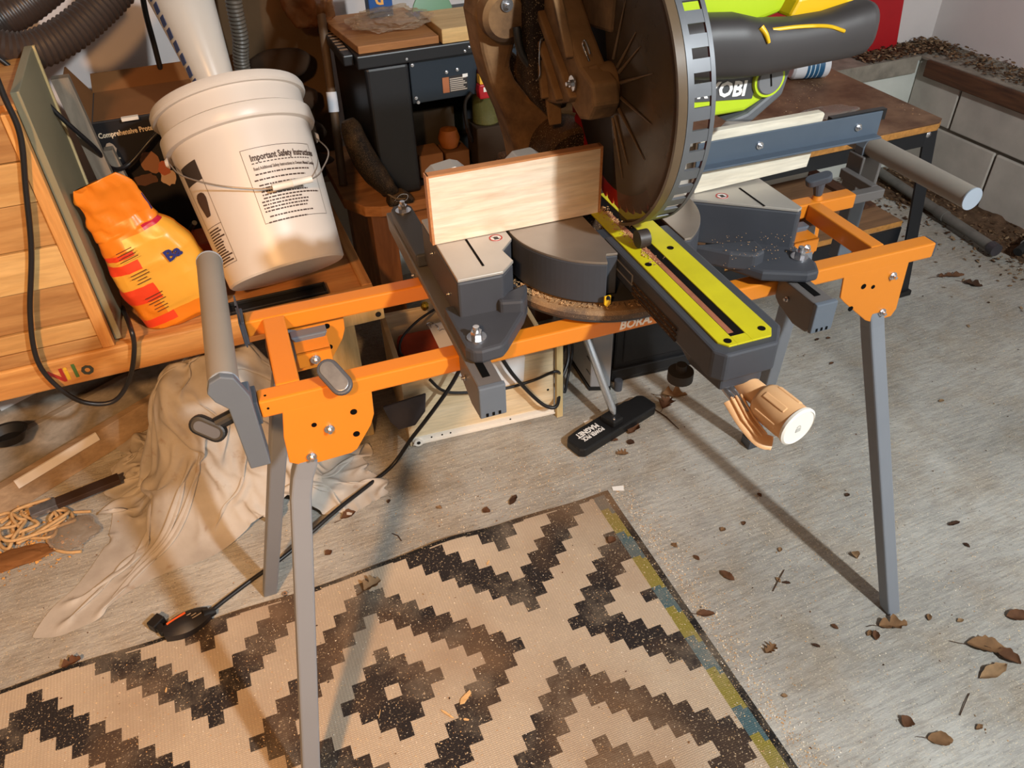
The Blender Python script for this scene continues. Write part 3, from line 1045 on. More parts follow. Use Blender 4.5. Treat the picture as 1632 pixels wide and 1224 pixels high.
# chips lying along the slot
for _ in range(1):
    b = B()
    for i in range(260):
        y = -random.random() ** 1.5 * 0.16 + 0.01
        x = random.gauss(0.004, 0.0045)
        s = random.uniform(0.0004, 0.0013)
        b.cbox((0, 0, 0), (s * 2, s, s * 0.6), Matrix.Translation((x, y, TT + 0.0016 + random.random() * 0.0016)) @ Matrix.Rotation(random.random() * 6, 4, 'Z'))
    o = b.build('sawdust_trail', M_SDUST, sw)
    o['kind'] = 'stuff'
    b = B()
    for i in range(300):
        a = PI + random.betavariate(1.2, 2.2) * 1.5 + 0.15
        r = random.uniform(0.1305, 0.139)
        s = random.uniform(0.0003, 0.0011)
        b.cbox((0, 0, 0), (s * 2, s, s * 0.6), Matrix.Translation((r * math.cos(a), r * math.sin(a), 0.7045 + random.random() * 0.001)) @ Matrix.Rotation(random.random() * 6, 4, 'Z'))
    for i in range(160):
        s = random.uniform(0.0003, 0.0008)
        b.cbox((0, 0, 0), (s * 2, s, s * 0.6), Matrix.Translation((random.uniform(0.13, 0.25), -0.062 - random.random() * 0.06, 0.7275 if random.random() < 0.5 else 0.7095)) @ Matrix.Rotation(random.random() * 6, 4, 'Z'))
    o = b.build('sawdust_crumbs', M_SDUST, sw)
    o['kind'] = 'stuff'

# knob, lever and detent under the arm's nose
ax = Vector((0.012, -0.073, -0.002)).normalized()
p0 = Vector((0.030, -0.322, 0.700))
kn = B().tube([p0 - ax * 0.012, p0 + ax * 0.022, p0 + ax * 0.024], [0.0128, 0.0128, 0.012], 22).build('handle_neck', M_TAN, arm, smooth=40)
hp = B()
R0 = 0.0205
prof = [(0.0150, 0.018), (0.0185, 0.020), (0.0205, 0.024), (0.0208, 0.052), (0.0212, 0.066)]
Mk = frame(p0, Vector((1, 0, 0)), (0, 0, 1))
zax = ax
xax = Vector((1, 0, 0)) - zax * zax.x
xax.normalize()
yax = zax.cross(xax)
Mk = Matrix.Identity(4)
for i in range(3):
    Mk[i][0], Mk[i][1], Mk[i][2], Mk[i][3] = xax[i], yax[i], zax[i], p0[i]
hp.lathe(prof, 36, Mk)
hp.lathe([(0.0, 0.018), (0.0150, 0.018)], 36, Mk)
hd = hp.build('handle_knob', M_TAN, arm, smooth=40)
b = B()
for a in range(0, 360, 60):
    b.box((0.0195, -0.0035, 0.028), (0.0218, 0.0035, 0.058), Mk @ Matrix.Rotation(math.radians(a), 4, 'Z'))
b.build('knob_ridges', M_TAN, hd, bevel=0.0012)
cp = B().lathe([(0.0212, 0.066), (0.0226, 0.067), (0.0228, 0.070), (0.0205, 0.0715), (0.0205, 0.0708), (0.0, 0.0708)], 36, Mk).build('handle_cap', M_CREAM, hd, smooth=30)
lk = B()
for r0, r1 in ((0.0, 0.0017), (0.0017, 0.0034)):
    pass
lk.prism([(-0.0032, -0.001), (0.0032, -0.001), (0.0032, -0.006), (-0.0032, -0.006)], 'z', 0.0709, 0.0713, Mk)
lk.lathe([(0.0020, 0.0709), (0.0028, 0.0709), (0.0028, 0.0713), (0.0020, 0.0713)], 14, Mk @ Matrix.Translation((0, 0.0, 0)), 0, PI)
lk.build('lock_mark', plain('faint_grey_print', (176, 174, 168), 0.5), cp)
b = B()
lp = [p0 + Vector((-0.022, -0.004, -0.006)), p0 + Vector((-0.020, -0.026, -0.018)), p0 + Vector((-0.013, -0.046, -0.030)), p0 + Vector((-0.003, -0.054, -0.033))]
b.tube(smooth_path(lp, 6), [0.013 * (1 - 0.02 * i) for i in range(19)], 16, ry=0.42)
lv = b.build('release_lever', M_TAN, arm, smooth=50)
for dx in (-0.006, 0.0, 0.006):
    B().tube([lp[0] + Vector((dx, -0.002, 0.007)), lp[1] + Vector((dx, -0.004, 0.0062)), lp[2] + Vector((dx, -0.002, 0.006))], 0.0012, 6).build('lever_rib', M_TAN, lv, smooth=60)
B().tube([p0 + Vector((-0.020, 0.012, 0.004)), p0 + Vector((-0.014, -0.022, -0.010))], 0.003, 10).build('lever_rod', M_ZINC, arm, smooth=40)
B().tube([p0 + Vector((-0.028, 0.012, 0.004)), p0 + Vector((-0.025, -0.006, -0.002))], 0.0042, 10).build('lever_rod', M_ZINC, arm, smooth=40)
# rubber foot pad under the nose
b = B().tube([(-0.020, -0.262, 0.704), (-0.020, -0.262, 0.695)], 0.006, 12)
b.tube([(-0.020, -0.262, 0.695), (-0.020, -0.262, 0.683)], 0.0145, 20)
b.build('arm_foot', paint('dark_rubber', (40, 36, 34), 0.7), arm, smooth=40)

# --- fence castings behind the boards
for pts in ([(-0.222, 0.764), (-0.222, 0.846), (-0.214, 0.852), (-0.190, 0.8555), (-0.180, 0.852), (-0.166, 0.838), (-0.120, 0.842), (-0.108, 0.852), (-0.084, 0.853), (-0.070, 0.842), (-0.030, 0.835), (-0.022, 0.764)],
            [(0.070, 0.764), (0.078, 0.836), (0.190, 0.832), (0.200, 0.842), (0.232, 0.842), (0.238, 0.832), (0.250, 0.826), (0.250, 0.764)]):
    B().prism(pts, 'y', 0.0135, 0.040).build('fence', M_SILVER, sw, bevel=0.002)

# --- rear turret, pivot and tilting arm (caked with dust)
tb = B().box((-0.060, 0.075, 0.690), (0.080, 0.250, 0.764))
tb.build('rear_base', M_DUSTD, sw, bevel=0.006)
Mp = Matrix.Translation((0.0, 0.115, 0.800)) @ Matrix.Rotation(PI / 2, 4, 'X')
b = B().lathe([(0.0, 0.03), (0.040, 0.03), (0.046, 0.024), (0.047, -0.06), (0.0, -0.06)], 34, Mp)
b.build('bevel_pivot', M_DUSTD, sw, smooth=40)
ARM = [(-0.060, 0.770), (-0.066, 0.806), (-0.078, 0.850), (-0.098, 0.900), (-0.108, 0.940), (-0.114, 0.985), (-0.104, 1.010), (-0.080, 1.020), (-0.050, 1.020), (-0.046, 0.970), (-0.062, 0.945), (-0.070, 0.920), (-0.062, 0.900), (-0.046, 0.878), (-0.020, 0.862), (0.010, 0.850), (0.046, 0.845), (0.050, 0.800), (0.020, 0.770)]
b = B().prism(ARM, 'y', 0.145, 0.205)
b.build('tilt_arm', M_DUST, sw, bevel=0.008, seg=3)
# inner face of the tilt arm, set back
b = B().prism([(-0.066, 0.870), (-0.040, 0.835), (0.040, 0.800), (0.044, 0.850), (0.010, 0.880), (-0.030, 0.905), (-0.062, 0.935)], 'y', 0.180, 0.215)
b.build('arm_web', M_DUSTD, sw, bevel=0.004)
# round slide boss with its rods running to the rear
Mb = Matrix.Translation((-0.080, 0.140, 0.985)) @ Matrix.Rotation(PI / 2, 4, 'X')
b = B().lathe([(0.0, 0.016), (0.024, 0.016), (0.030, 0.010), (0.032, -0.02), (0.032, -0.06), (0.0, -0.06)], 30, Mb)
bs = b.build('slide_boss', M_DUST, sw, smooth=40)
q = B()
bolt(q, (-0.080, 0.124, 1.000), (0, -1, 0), 0.005, 0.003, 0.008)
q.build('bolt', M_ZINC, bs, smooth=30)
for dz in (0.0, 0.055):
    B().cyl((-0.080, 0.19, 0.985 + dz), (-0.080, 0.62, 0.985 + dz), 0.0135, 20).build('slide_rod', paint('slide_steel', (112, 100, 90), 0.35, 0.8), sw, smooth=40)
B().box((-0.100, 0.60, 0.960), (-0.060, 0.625, 1.065)).build('rod_end', M_DUSTD, sw, bevel=0.004)
# link between the boss and the head
b = B().prism([(-0.062, 0.900), (-0.040, 0.868), (-0.006, 0.870), (-0.004, 1.060), (-0.060, 1.060)], 'y', 0.100, 0.150)
b.build('head_link', M_DUSTD, sw, bevel=0.006)
# chute lip curling round the boss
b = B().tube(smooth_path([(-0.070, 0.118, 0.975), (-0.068, 0.112, 0.950), (-0.058, 0.108, 0.932), (-0.040, 0.104, 0.915)], 6), 0.0055, 8)
b.build('cable_guide', M_BLACK, sw, smooth=60)
# wire clip
b = B().tube(smooth_path([(-0.036, 0.096, 0.965), (-0.048, 0.092, 0.963), (-0.050, 0.092, 0.940), (-0.050, 0.090, 0.922), (-0.056, 0.088, 0.916)], 5), 0.0012, 6)
b.build('wire_clip', M_ZINC, sw, smooth=60)

# --- saw head: upper guard casting, blade, smoky lower guard
CY, CZ = -0.008, 0.931
HEAD = [(0.150, 1.075), (0.135, 0.985), (0.108, 0.905), (0.094, 0.885), (0.060, 0.893), (0.020, 0.908), (-0.012, 0.898), (-0.036, 0.905), (-0.050, 0.925), (-0.042, 0.948), (-0.008, 0.957), (0.032, 0.985), (0.076, 1.022), (0.100, 1.130)]
hd_ = B().prism(HEAD, 'x', -0.040, -0.006).build('upper_guard', M_DUST, sw, bevel=0.004)
# raised ribs on the casting
for (ya, za, yb, zb, w) in ((0.130, 1.010, 0.000, 0.918, 0.010), (0.138, 1.030, 0.088, 0.892, 0.008), (0.100, 1.080, 0.012, 0.962, 0.007), (0.112, 0.966, 0.040, 0.905, 0.006)):
    d = Vector((0, yb - ya, zb - za)).normalized()
    B().bar((-0.043, ya, za), (-0.043, yb, zb), w, 0.012, up=(1, 0, 0)).build('casting_rib', M_DUST, hd_, bevel=0.002)
B().prism([(0.100, 0.888), (0.108, 0.906), (0.094, 0.902), (0.086, 0.856)], 'x', -0.040, -0.020).build('casting_fin', M_DUST, hd_, bevel=0.002)
# upper hood behind the guard: the big rounded cover over the blade
hood = [(CY + 0.172 * math.cos(a), CZ + 0.172 * math.sin(a)) for a in [math.radians(t) for t in range(35, 98, 6)]]
hood += [(CY - 0.005, CZ + 0.06), (CY + 0.085, CZ + 0.05)]
ho = B().prism(hood, 'x', -0.006, 0.010)
ho.build('blade_hood', M_DUST, sw, bevel=0.004)
# hub: flange, arbor screw, washers
Mx = Matrix.Translation((0, CY, CZ)) @ Matrix.Rotation(PI / 2, 4, 'Y')
hub = B().lathe([(0.0, -0.020), (0.022, -0.020), (0.026, -0.016), (0.028, 0.002)], 28, Mx).build('arbor_cover', M_DUST, sw, smooth=40)
q = B()
bolt(q, (-0.043, CY + 0.010, CZ + 0.006), (-1, 0, 0), 0.0044, 0.003, 0.009)
q.build('bolt', M_ZINC, hub, smooth=30)
b = B()
for i, (dy, dz, r) in enumerate(((0.004, -0.020, 0.006), (-0.010, -0.012, 0.005), (-0.014, 0.006, 0.0055), (0.012, -0.016, 0.004), (-0.002, 0.022, 0.006))):
    b.tube([(-0.030, CY + dy, CZ + dz), (-0.020, CY + dy, CZ + dz)], [r * 0.7, r], 10)
b.build('hub_bosses', M_DUST, hub, smooth=40)
b = B().tube(smooth_path([(-0.026, CY + 0.004, CZ + 0.030), (-0.030, CY + 0.014, CZ + 0.046), (-0.030, CY + 0.008, CZ + 0.052), (-0.028, CY - 0.002, CZ + 0.040)], 5), 0.0012, 6)
b.build('return_spring', M_ZINC, hub, smooth=60)
# blade
XB = 0.0125
n = 48
pts = []
for i in range(n):
    a0 = 2 * PI * i / n
    a1 = 2 * PI * (i + 0.62) / n
    a2 = 2 * PI * (i + 0.82) / n
    pts += [(CY + 0.1525 * math.cos(a0), CZ + 0.1525 * math.sin(a0)), (CY + 0.1500 * math.cos(a1), CZ + 0.1500 * math.sin(a1)), (CY + 0.1420 * math.cos(a2), CZ + 0.1420 * math.sin(a2))]
bl_ = B().prism(pts, 'x', XB - 0.0012, XB + 0.0012).build('blade', M_BLADE, sw)
B().lathe([(0.0, -0.0018), (0.128, -0.0018), (0.130, -0.0012)], 48, Matrix.Translation((XB, CY, CZ)) @ Matrix.Rotation(PI / 2, 4, 'Y')).build('blade_shade_disc', paint('blade_shade_dark', (44, 36, 32), 0.5, 0.3, var=0.15), bl_, smooth=40)  # dark disc: shade inside the guard put into the red blade's colour
# lower guard: smoky disc with moulded spokes
GR = 0.163
X0, X1 = -0.002, 0.040
GA0, GA1 = math.radians(75), math.radians(252)
gp = B().lathe([(0.026, 0.004), (0.030, 0.0), (GR - 0.012, 0.0), (GR - 0.004, 0.003), (GR, 0.009)], 72, Matrix.Translation((X0, CY, CZ)) @ Matrix.Rotation(PI / 2, 4, 'Y'), GA0 + PI / 2, GA1 + PI / 2)
gd = gp.build('lower_guard', M_GUARD, sw, smooth=40)
# spokes
for deg in (241, 229, 207, 184, 157, 139, 129, 108):
    a = math.radians(deg)
    r0, r1 = 0.036, 0.088 + 0.028 * ((deg * 7) % 10) / 10
    p = Vector((X0 - 0.001, CY + math.cos(a) * r0, CZ + math.sin(a) * r0))
    e = Vector((X0 - 0.001, CY + math.cos(a) * r1, CZ + math.sin(a) * r1))
    B().tube([p, p.lerp(e, 0.5), e], [0.0022, 0.0014, 0.0005], 6).build('guard_spoke', M_RIBS, gd, smooth=60)
# slotted rim of the guard
rim = B()
NS = 44
T_ = 0.003


def ringseg(bm, xa, xb, ra, rb, a0, a1, m=2):
    vs, fs = [], []
    for i in range(m + 1):
        a = a0 + (a1 - a0) * i / m
        c, s = math.cos(a), math.sin(a)
        vs += [(xa, CY + ra * c, CZ + ra * s), (xb, CY + ra * c, CZ + ra * s), (xb, CY + rb * c, CZ + rb * s), (xa, CY + rb * c, CZ + rb * s)]
    for i in range(m):
        o = i * 4
        for j in range(4):
            fs.append((o + j, o + (j + 1) % 4, o + 4 + (j + 1) % 4, o + 4 + j))
    fs += [(3, 2, 1, 0), (m * 4, m * 4 + 1, m * 4 + 2, m * 4 + 3)]
    bm.add(vs, fs)


ringseg(rim, X0 + 0.0105, X0 + 0.0175, GR - T_, GR, GA0, GA1, 66)
ringseg(rim, X1 - 0.005, X1, GR - T_, GR + 0.0005, GA0, GA1, 66)
for i in range(NS):
    a = 2 * PI * i / NS
    if a < GA0 or a > GA1 - 0.1:
        continue
    ringseg(rim, X0 + 0.0175, X1 - 0.005, GR - T_, GR, a, a + 2 * PI / NS * 0.56, 2)
rim.build('guard_rim', M_RIM, gd, smooth=30)
B().lathe([(GR - 0.003, -0.001), (GR + 0.001, -0.001), (GR + 0.001, 0.009), (GR - 0.001, 0.0105)], 72, Matrix.Translation((X0, CY, CZ)) @ Matrix.Rotation(PI / 2, 4, 'Y'), GA0 + PI / 2, GA1 + PI / 2).build('guard_edge', clear('guard_edge_plastic', (150, 128, 104), (112, 92, 70), 0.72, 0.3), gd, smooth=40)
# little roller at the tip of the guard
b = B().cyl((-0.002, CY - 0.098, TT + 0.014), (0.012, CY - 0.098, TT + 0.014), 0.011, 20)
b.build('guard_roller', paint('roller_dark', (54, 46, 42), 0.5), sw, smooth=40)

# --- motor side: lime housing, badge, brush cap, grip
my = -0.058
hs = B().prism([(0.045, 0.893), (0.158, 0.893), (0.196, 0.910), (0.200, 0.950), (0.186, 0.968), (0.150, 0.960), (0.110, 0.967), (0.045, 0.975)], 'y', my, 0.07)
mh = hs.build('motor_housing', M_LIME, sw, bevel=0.006, seg=3)
B().prism([(0.168, 0.880), (0.206, 0.908), (0.214, 0.950), (0.210, 0.975), (0.180, 0.978), (0.198, 0.950), (0.192, 0.914), (0.160, 0.893), (0.130, 0.886)], 'y', my - 0.004, 0.06).build('motor_cover', paint('motor_grey', (88, 90, 94), 0.5), sw, bevel=0.004)
B().prism([(0.060, 0.918), (0.164, 0.909), (0.169, 0.943), (0.062, 0.952)], 'y', my - 0.0016, my + 0.001).build('name_badge', paint('badge_grey', (74, 74, 76), 0.45), mh)
text_b('RYOBI', 0.0240, frame((0.0865, my - 0.0021, 0.9205), (1, 0, -0.085), (0, 0, 1)), 0.0004, bold=0.0009, squeeze=0.98).build('lettering', M_WHITE, mh)
Mc = Matrix.Translation((0.182, my - 0.003, 0.930)) @ Matrix.Rotation(PI / 2, 4, 'X')
B().lathe([(0.0, 0.003), (0.0205, 0.003), (0.0215, 0.001), (0.0215, -0.003)], 32, Mc).build('brush_ring', M_LIME, mh, smooth=40)
bc = B().lathe([(0.0, 0.0052), (0.0160, 0.0052), (0.0175, 0.0036), (0.0175, 0.0)], 32, Mc).build('brush_cap', paint('cap_grey2', (112, 112, 114), 0.45), mh, smooth=40)
B().box((-0.0010, -0.0075, 0.0050), (0.0010, 0.0075, 0.0056), Mc @ Matrix.Rotation(0.25, 4, 'Z')).build('cap_slot', M_SLOT, bc)
# upper lime shell and amber strip above the grip
b = B().prism([(0.045, 0.975), (0.110, 0.982), (0.150, 0.985), (0.215, 1.000), (0.250, 1.018), (0.250, 1.065), (0.045, 1.065)], 'y', -0.040, 0.06)
b.build('upper_shell', M_LIME, sw, bevel=0.006, seg=3)
b = B().prism([(0.195, 0.996), (0.262, 0.985), (0.285, 0.992), (0.292, 1.002), (0.250, 1.020), (0.205, 1.016)], 'y', -0.062, 0.03)
b.build('amber_trim', M_YEL2, sw, bevel=0.004)
# grip: a fat horizontal handle
SEC = [(0.046, -0.060, 0.979, 0.030, 0.028), (0.085, -0.064, 0.979, 0.034, 0.030), (0.120, -0.069, 0.977, 0.034, 0.030), (0.150, -0.073, 0.973, 0.030, 0.027), (0.190, -0.076, 0.973, 0.0275, 0.0255), (0.235, -0.077, 0.975, 0.027, 0.025),
       (0.268, -0.076, 0.978, 0.029, 0.026), (0.286, -0.075, 0.980, 0.029, 0.026), (0.293, -0.074, 0.981, 0.026, 0.023), (0.296, -0.074, 0.981, 0.020, 0.018)]
gb = B()
vs, fs = [], []
ns_ = 4
NSEC = (len(SEC) - 1) * ns_ + 1
for q in range(NSEC):
    t = q / ns_
    a_ = min(len(SEC) - 2, int(t))
    f_ = t - a_
    f_ = f_ * f_ * (3 - 2 * f_)
    x_, y_, z_, h_, d_ = [SEC[a_][u] * (1 - f_) + SEC[a_ + 1][u] * f_ for u in range(5)]
    for j in range(24):
        an = 2 * PI * j / 24
        c_, s_ = math.cos(an), math.sin(an)
        vs.append((x_, y_ + math.copysign(abs(c_) ** 0.75, c_) * d_, z_ + math.copysign(abs(s_) ** 0.75, s_) * h_))
for q in range(NSEC - 1):
    for j in range(24):
        fs.append((q * 24 + j, (q + 1) * 24 + j, (q + 1) * 24 + (j + 1) % 24, q * 24 + (j + 1) % 24))
fs += [tuple(range(24)), tuple((NSEC - 1) * 24 + j for j in range(24))[::-1]]
gr = gb.add(vs, fs).build('grip', M_GRIP, sw, smooth=60)
b = B().tube(smooth_path([(0.152, -0.092, 0.9955), (0.185, -0.096, 0.996), (0.220, -0.0985, 0.993), (0.242, -0.1015, 0.986)], 5), 0.0022, 6)
b.build('grip_accent', M_YEL2, gr, smooth=60)
b = B().tube(smooth_path([(0.136, -0.093, 1.000), (0.140, -0.098, 0.994), (0.144, -0.1005, 0.985)], 4), [0.004, 0.0036, 0.0034, 0.0032, 0.003, 0.0028, 0.0026, 0.0024, 0.002], 8)
b.build('safety_switch', M_YEL2, gr, smooth=60)


def hose_b(pts, r, pitch, n=16, amp=0.10, sub=10):
    path = smooth_path(pts, sub)
    # resample at half the pitch
    L = [0.0]
    for i in range(1, len(path)):
        L.append(L[-1] + (path[i] - path[i - 1]).length)
    m = max(8, int(L[-1] / (pitch / 4)))
    out, rs = [], []
    j = 0
    for q in range(m + 1):
        s = L[-1] * q / m
        while j < len(L) - 2 and L[j + 1] < s:
            j += 1
        t = (s - L[j]) / max(1e-9, L[j + 1] - L[j])
        out.append(path[j].lerp(path[j + 1], t))
        rs.append(r * (1.0, 1 - amp * 0.5, 1 - amp, 1 - amp * 0.5)[q % 4])
    return B().tube(out, rs, n)


# exhaust hose leaving the head towards the rear right
b = hose_b([(0.290, -0.050, 0.992), (0.315, -0.02, 1.004), (0.36, 0.04, 1.020), (0.42, 0.10, 1.05)], 0.014, 0.0055, 14, 0.16, 8)
b.build('dust_hose', M_BLACK, sw, smooth=60)

# ------------------------------------------------------------------ boards screwed to the fences
M_BOARDL = wood('fence_board_wood', (222, 194, 164), (238, 220, 198), 'x', 2.2, 0.28, streak=9, spec=0.5)
M_BOARDE = wood('fence_board_edge', (176, 116, 72), (200, 140, 92), 'x', 2.0, 0.5)
M_BOARDR = wood('pale_maple', (206, 196, 176), (226, 218, 200), 'x', 2.0, 0.4, streak=10)
fb = thing('fence_board', 'warm cherry-toned board standing against the left fence of the saw', 'board', SO + Matrix.Rotation(YAW, 3, 'Z') @ Vector((-0.115, 0.006, TT + 0.0005)), YAW)
B().box((-0.112, -0.006, 0.0), (0.111, 0.006, 0.088)).build('board', M_BOARDL, fb, bevel=0.0006)
B().box((-0.1135, -0.0062, 0.088), (0.1125, 0.0062, 0.0905)).build('top_edge', M_BOARDE, fb)
B().box((-0.1150, -0.0064, 0.0), (-0.112, 0.0064, 0.0905)).build('end_edge', M_BOARDE, fb)
B().box((0.111, -0.0064, 0.0), (0.1140, 0.0064, 0.0905)).build('end_edge', M_BOARDE, fb)
fb2 = thing('fence_board', 'pale maple board on the right fence behind the blue-grey angle rail', 'board', SO + Matrix.Rotation(YAW, 3, 'Z') @ Vector((0.215, 0.006, TT + 0.0005)), YAW)
B().prism([(-0.075, 0.0), (0.105, 0.0075), (0.116, 0.081), (0.113, 0.084), (-0.075, 0.084)], 'y', -0.0055, 0.0055).build('board', M_BOARDR, fb2, bevel=0.0006)
# angle iron rail bolted to the right board
M_ANGLE = paint('blue_grey_angle_iron', (82, 94, 108), 0.38, 0.25, var=0.08, scale=10)
ar = thing('angle_rail', 'blue-grey steel angle rail bolted across the pale maple board', 'rail', SO + Matrix.Rotation(YAW, 3, 'Z') @ Vector((0.29, -0.001, TT + 0.0385)), YAW)
B().box((-0.155, -0.0022, 0.0), (0.138, 0.0008, 0.034)).build('upright_flange', M_ANGLE, ar, bevel=0.0006)
B().box((-0.155, -0.0160, 0.0), (0.134, -0.0022, 0.0028)).build('base_flange', M_ANGLE, ar, bevel=0.0006)
B().box((-0.155, 0.0012, 0.024), (0.145, 0.007, 0.0352)).build('backing_strip', plain('black_strip', (16, 16, 18), 0.4), ar) if False else None
B().box((0.055, 0.0008, 0.020), (0.147, 0.010, 0.0352)).build('backing_strip', plain('black_strip', (16, 16, 18), 0.4), ar)
for x in (-0.060, 0.100):
    q = B()
    bolt(q, (x, -0.0022, 0.017), (0, -1, 0), 0.0032, 0.002, 0.0052)
    q.build('bolt', M_ZINC, ar, smooth=30)
# ------------------------------------------------------------------ low play table used as a bench
M_PINE = wood('oiled_pine', (176, 118, 62), (206, 152, 88), 'x', 1.0, 0.5)
M_PINEZ = wood('oiled_pine_upright', (186, 124, 64), (216, 160, 94), 'z', 1.0, 0.5)
M_PINETOP = wood('table_top_pine', (178, 118, 66), (206, 148, 88), 'x', 0.8, 0.55)
M_PINEY = wood('pine_depth', (170, 112, 60), (204, 148, 88), 'y', 1.0, 0.55)
M_FIR = wood('pale_fir', (202, 174, 120), (222, 198, 148), 'z', 1.0, 0.55)
nt = thing('play_table', 'low golden pine table with coloured name letters, holding the bucket and cabinet', 'table', (-0.375, 0.95, 0))
B().box((-0.955, 0.6105, 0.345), (0.195, 0.632, 0.405)).build('apron', M_PINE, nt, world=True, bevel=0.004)
B().box((-0.955, 1.268, 0.345), (0.195, 1.29, 0.405)).build('apron', M_PINE, nt, world=True, bevel=0.003)
for x in (-0.955, 0.173):
    B().box((x, 0.632, 0.345), (x + 0.022, 1.268, 0.405)).build('side_rail', M_PINEY, nt, world=True, bevel=0.003)
B().box((-0.933, 0.632, 0.376), (0.173, 1.268, 0.396)).build('table_top', M_PINETOP, nt, world=True)
for x, y in ((0.083, 0.634), (-0.94, 0.634), (0.083, 1.22), (-0.94, 1.22)):
    B().prism([(x, 0.0), (x + 0.062, 0.0), (x + 0.062, 0.36), (x + 0.048, 0.3755), (x + 0.012, 0.3755), (x, 0.36)], 'y', y, y + 0.045).build('leg', M_FIR, nt, world=True, bevel=0.004)
for ch, px, py, c in (('N', 80, 613, (150, 40, 34)), ('i', 107, 605, (206, 164, 44)), ('l', 120, 601, (70, 104, 52)), ('o', 132, 598, (52, 58, 56))):
    p = at(px, py, Y=0.6098)
    text_b(ch, 0.040, frame(p, (1, 0, 0), (0, 0, 1)), 0.0005, bold=0.0011).build('name_letter', plain('letter_' + ch, c, 0.5), nt, world=True)
# pale brace under the right end, with its bolt
b = B().box((0.045, 0.600, 0.335), (0.205, 0.6095, 0.362))
br = b.build('brace', M_FIR, nt, world=True, bevel=0.002)
q = B()
q.cyl((0.192, 0.5998, 0.349), (0.192, 0.5985, 0.349), 0.006, 14)
q.build('brace_bolt', M_BLACK, br, world=True)

# ------------------------------------------------------------------ slatted cabinet
M_SLATS = [wood('slat_%d' % i, c1, c2, 'x', 0.9, 0.5) for i, (c1, c2) in enumerate((((184, 138, 82), (206, 164, 106)), ((156, 110, 64), (180, 136, 84)), ((194, 152, 94), (214, 176, 118)), ((172, 124, 72), (194, 150, 94))))]
cb = thing('drawer_cabinet', 'golden slatted wooden drawer cabinet standing on the play table', 'cabinet', (-0.46, 0.80, 0.4055))
B().box((-0.640, 0.634, 0.4055), (-0.300, 0.90, 0.835)).build('body', M_PINE, cb, world=True)
B().box((-0.318, 0.6145, 0.4055), (-0.297, 0.634, 0.838)).build('stile', M_PINEZ, cb, world=True, bevel=0.0015)
B().box((-0.640, 0.6145, 0.4055), (-0.619, 0.634, 0.838)).build('stile', M_PINEZ, cb, world=True, bevel=0.0015)
B().box((-0.619, 0.6165, 0.4055), (-0.318, 0.634, 0.432)).build('bottom_rail', M_SLATS[1], cb, world=True, bevel=0.0015)
zs = [0.433, 0.470, 0.545, 0.619, 0.697, 0.765, 0.836]
for i in range(len(zs) - 1):
    j = (0.0, 0.004, -0.001, 0.003, 0.0, 0.002)[i]
    B().box((-0.6185, 0.6185 + j, zs[i]), (-0.3185, 0.634, zs[i + 1] - 0.0018)).build('drawer_front', M_SLATS[i % 4], cb, world=True, bevel=0.0012)
M_GREENISH = paint('grey_green_panel', (132, 124, 98), 0.55, var=0.08, scale=5)
B().box((-0.297, 0.636, 0.4055), (-0.284, 0.905, 0.862)).build('side_panel', M_GREENISH, cb, world=True, bevel=0.001)
B().box((-0.640, 0.634, 0.835), (-0.297, 0.905, 0.846)).build('top', M_PINE, cb, world=True)
B().box((-0.2838, 0.898, 0.4055), (-0.2800, 0.906, 0.862)).build('panel_edge', M_FIR, cb, world=True)
# two grey boards leaning between cabinet and box
M_GBOARD = wood('grey_board', (116, 104, 90), (146, 134, 118), 'z', 0.8, 0.7)
for i, (x0, dx, lab) in enumerate(((-0.272, 0.030, 'wide weathered grey board leaning beside the cabinet, nearest it'), (-0.236, 0.018, 'narrow weathered grey board leaning beside the printed box'))):
    b = B()
    ya, yb = 0.86 + i * 0.05, 0.885 + i * 0.05
    b.hexa([(x0 + 0.03, ya, 0.3965), (x0 + 0.03 + dx, ya, 0.3965), (x0 + 0.03 + dx, yb, 0.3965), (x0 + 0.03, yb, 0.3965),
            (x0 - 0.005, ya + 0.05, 0.80 - i * 0.16), (x0 - 0.005 + dx, ya + 0.05, 0.80 - i * 0.16), (x0 - 0.005 + dx, yb + 0.05, 0.80 - i * 0.16), (x0 - 0.005, yb + 0.05, 0.80 - i * 0.16)])
    tag(b.build('plank', M_GBOARD, bevel=0.001), lab, 'plank')

# ------------------------------------------------------------------ printed box
M_BOXK = paint('black_carton', (22, 20, 22), 0.5, var=0.1, scale=6)
M_CARD = paint('brown_cardboard', (128, 86, 50), 0.85, var=0.1, scale=8, spec=0.15)
bx = thing('printed_carton', 'black printed carton with open brown flap behind the bucket', 'carton', (-0.09, 1.10, 0.397))
B().box((-0.252, 1.00, 0.397), (0.075, 1.22, 0.683)).build('carton_body', M_BOXK, bx, world=True)
b = B()
b.hexa([(-0.250, 1.205, 0.683), (0.073, 1.205, 0.683), (0.073, 1.209, 0.683), (-0.250, 1.209, 0.683), (-0.246, 1.245, 0.712), (0.07, 1.245, 0.712), (0.07, 1.249, 0.712), (-0.246, 1.249, 0.712)])
b.build('carton_flap', M_CARD, bx, world=True)
b = B()
b.hexa([(-0.252, 1.00, 0.683), (-0.249, 1.00, 0.683), (-0.249, 1.21, 0.683), (-0.252, 1.21, 0.683), (-0.285, 1.01, 0.745), (-0.282, 1.01, 0.745), (-0.282, 1.20, 0.745), (-0.285, 1.20, 0.745)])
b.build('carton_flap', M_CARD, bx, world=True)
B().box((-0.246, 1.012, 0.6832), (0.069, 1.204, 0.6842)).build('carton_inside', M_CARD, bx, world=True)
tp_ = at(158, 221, Y=0.9992)
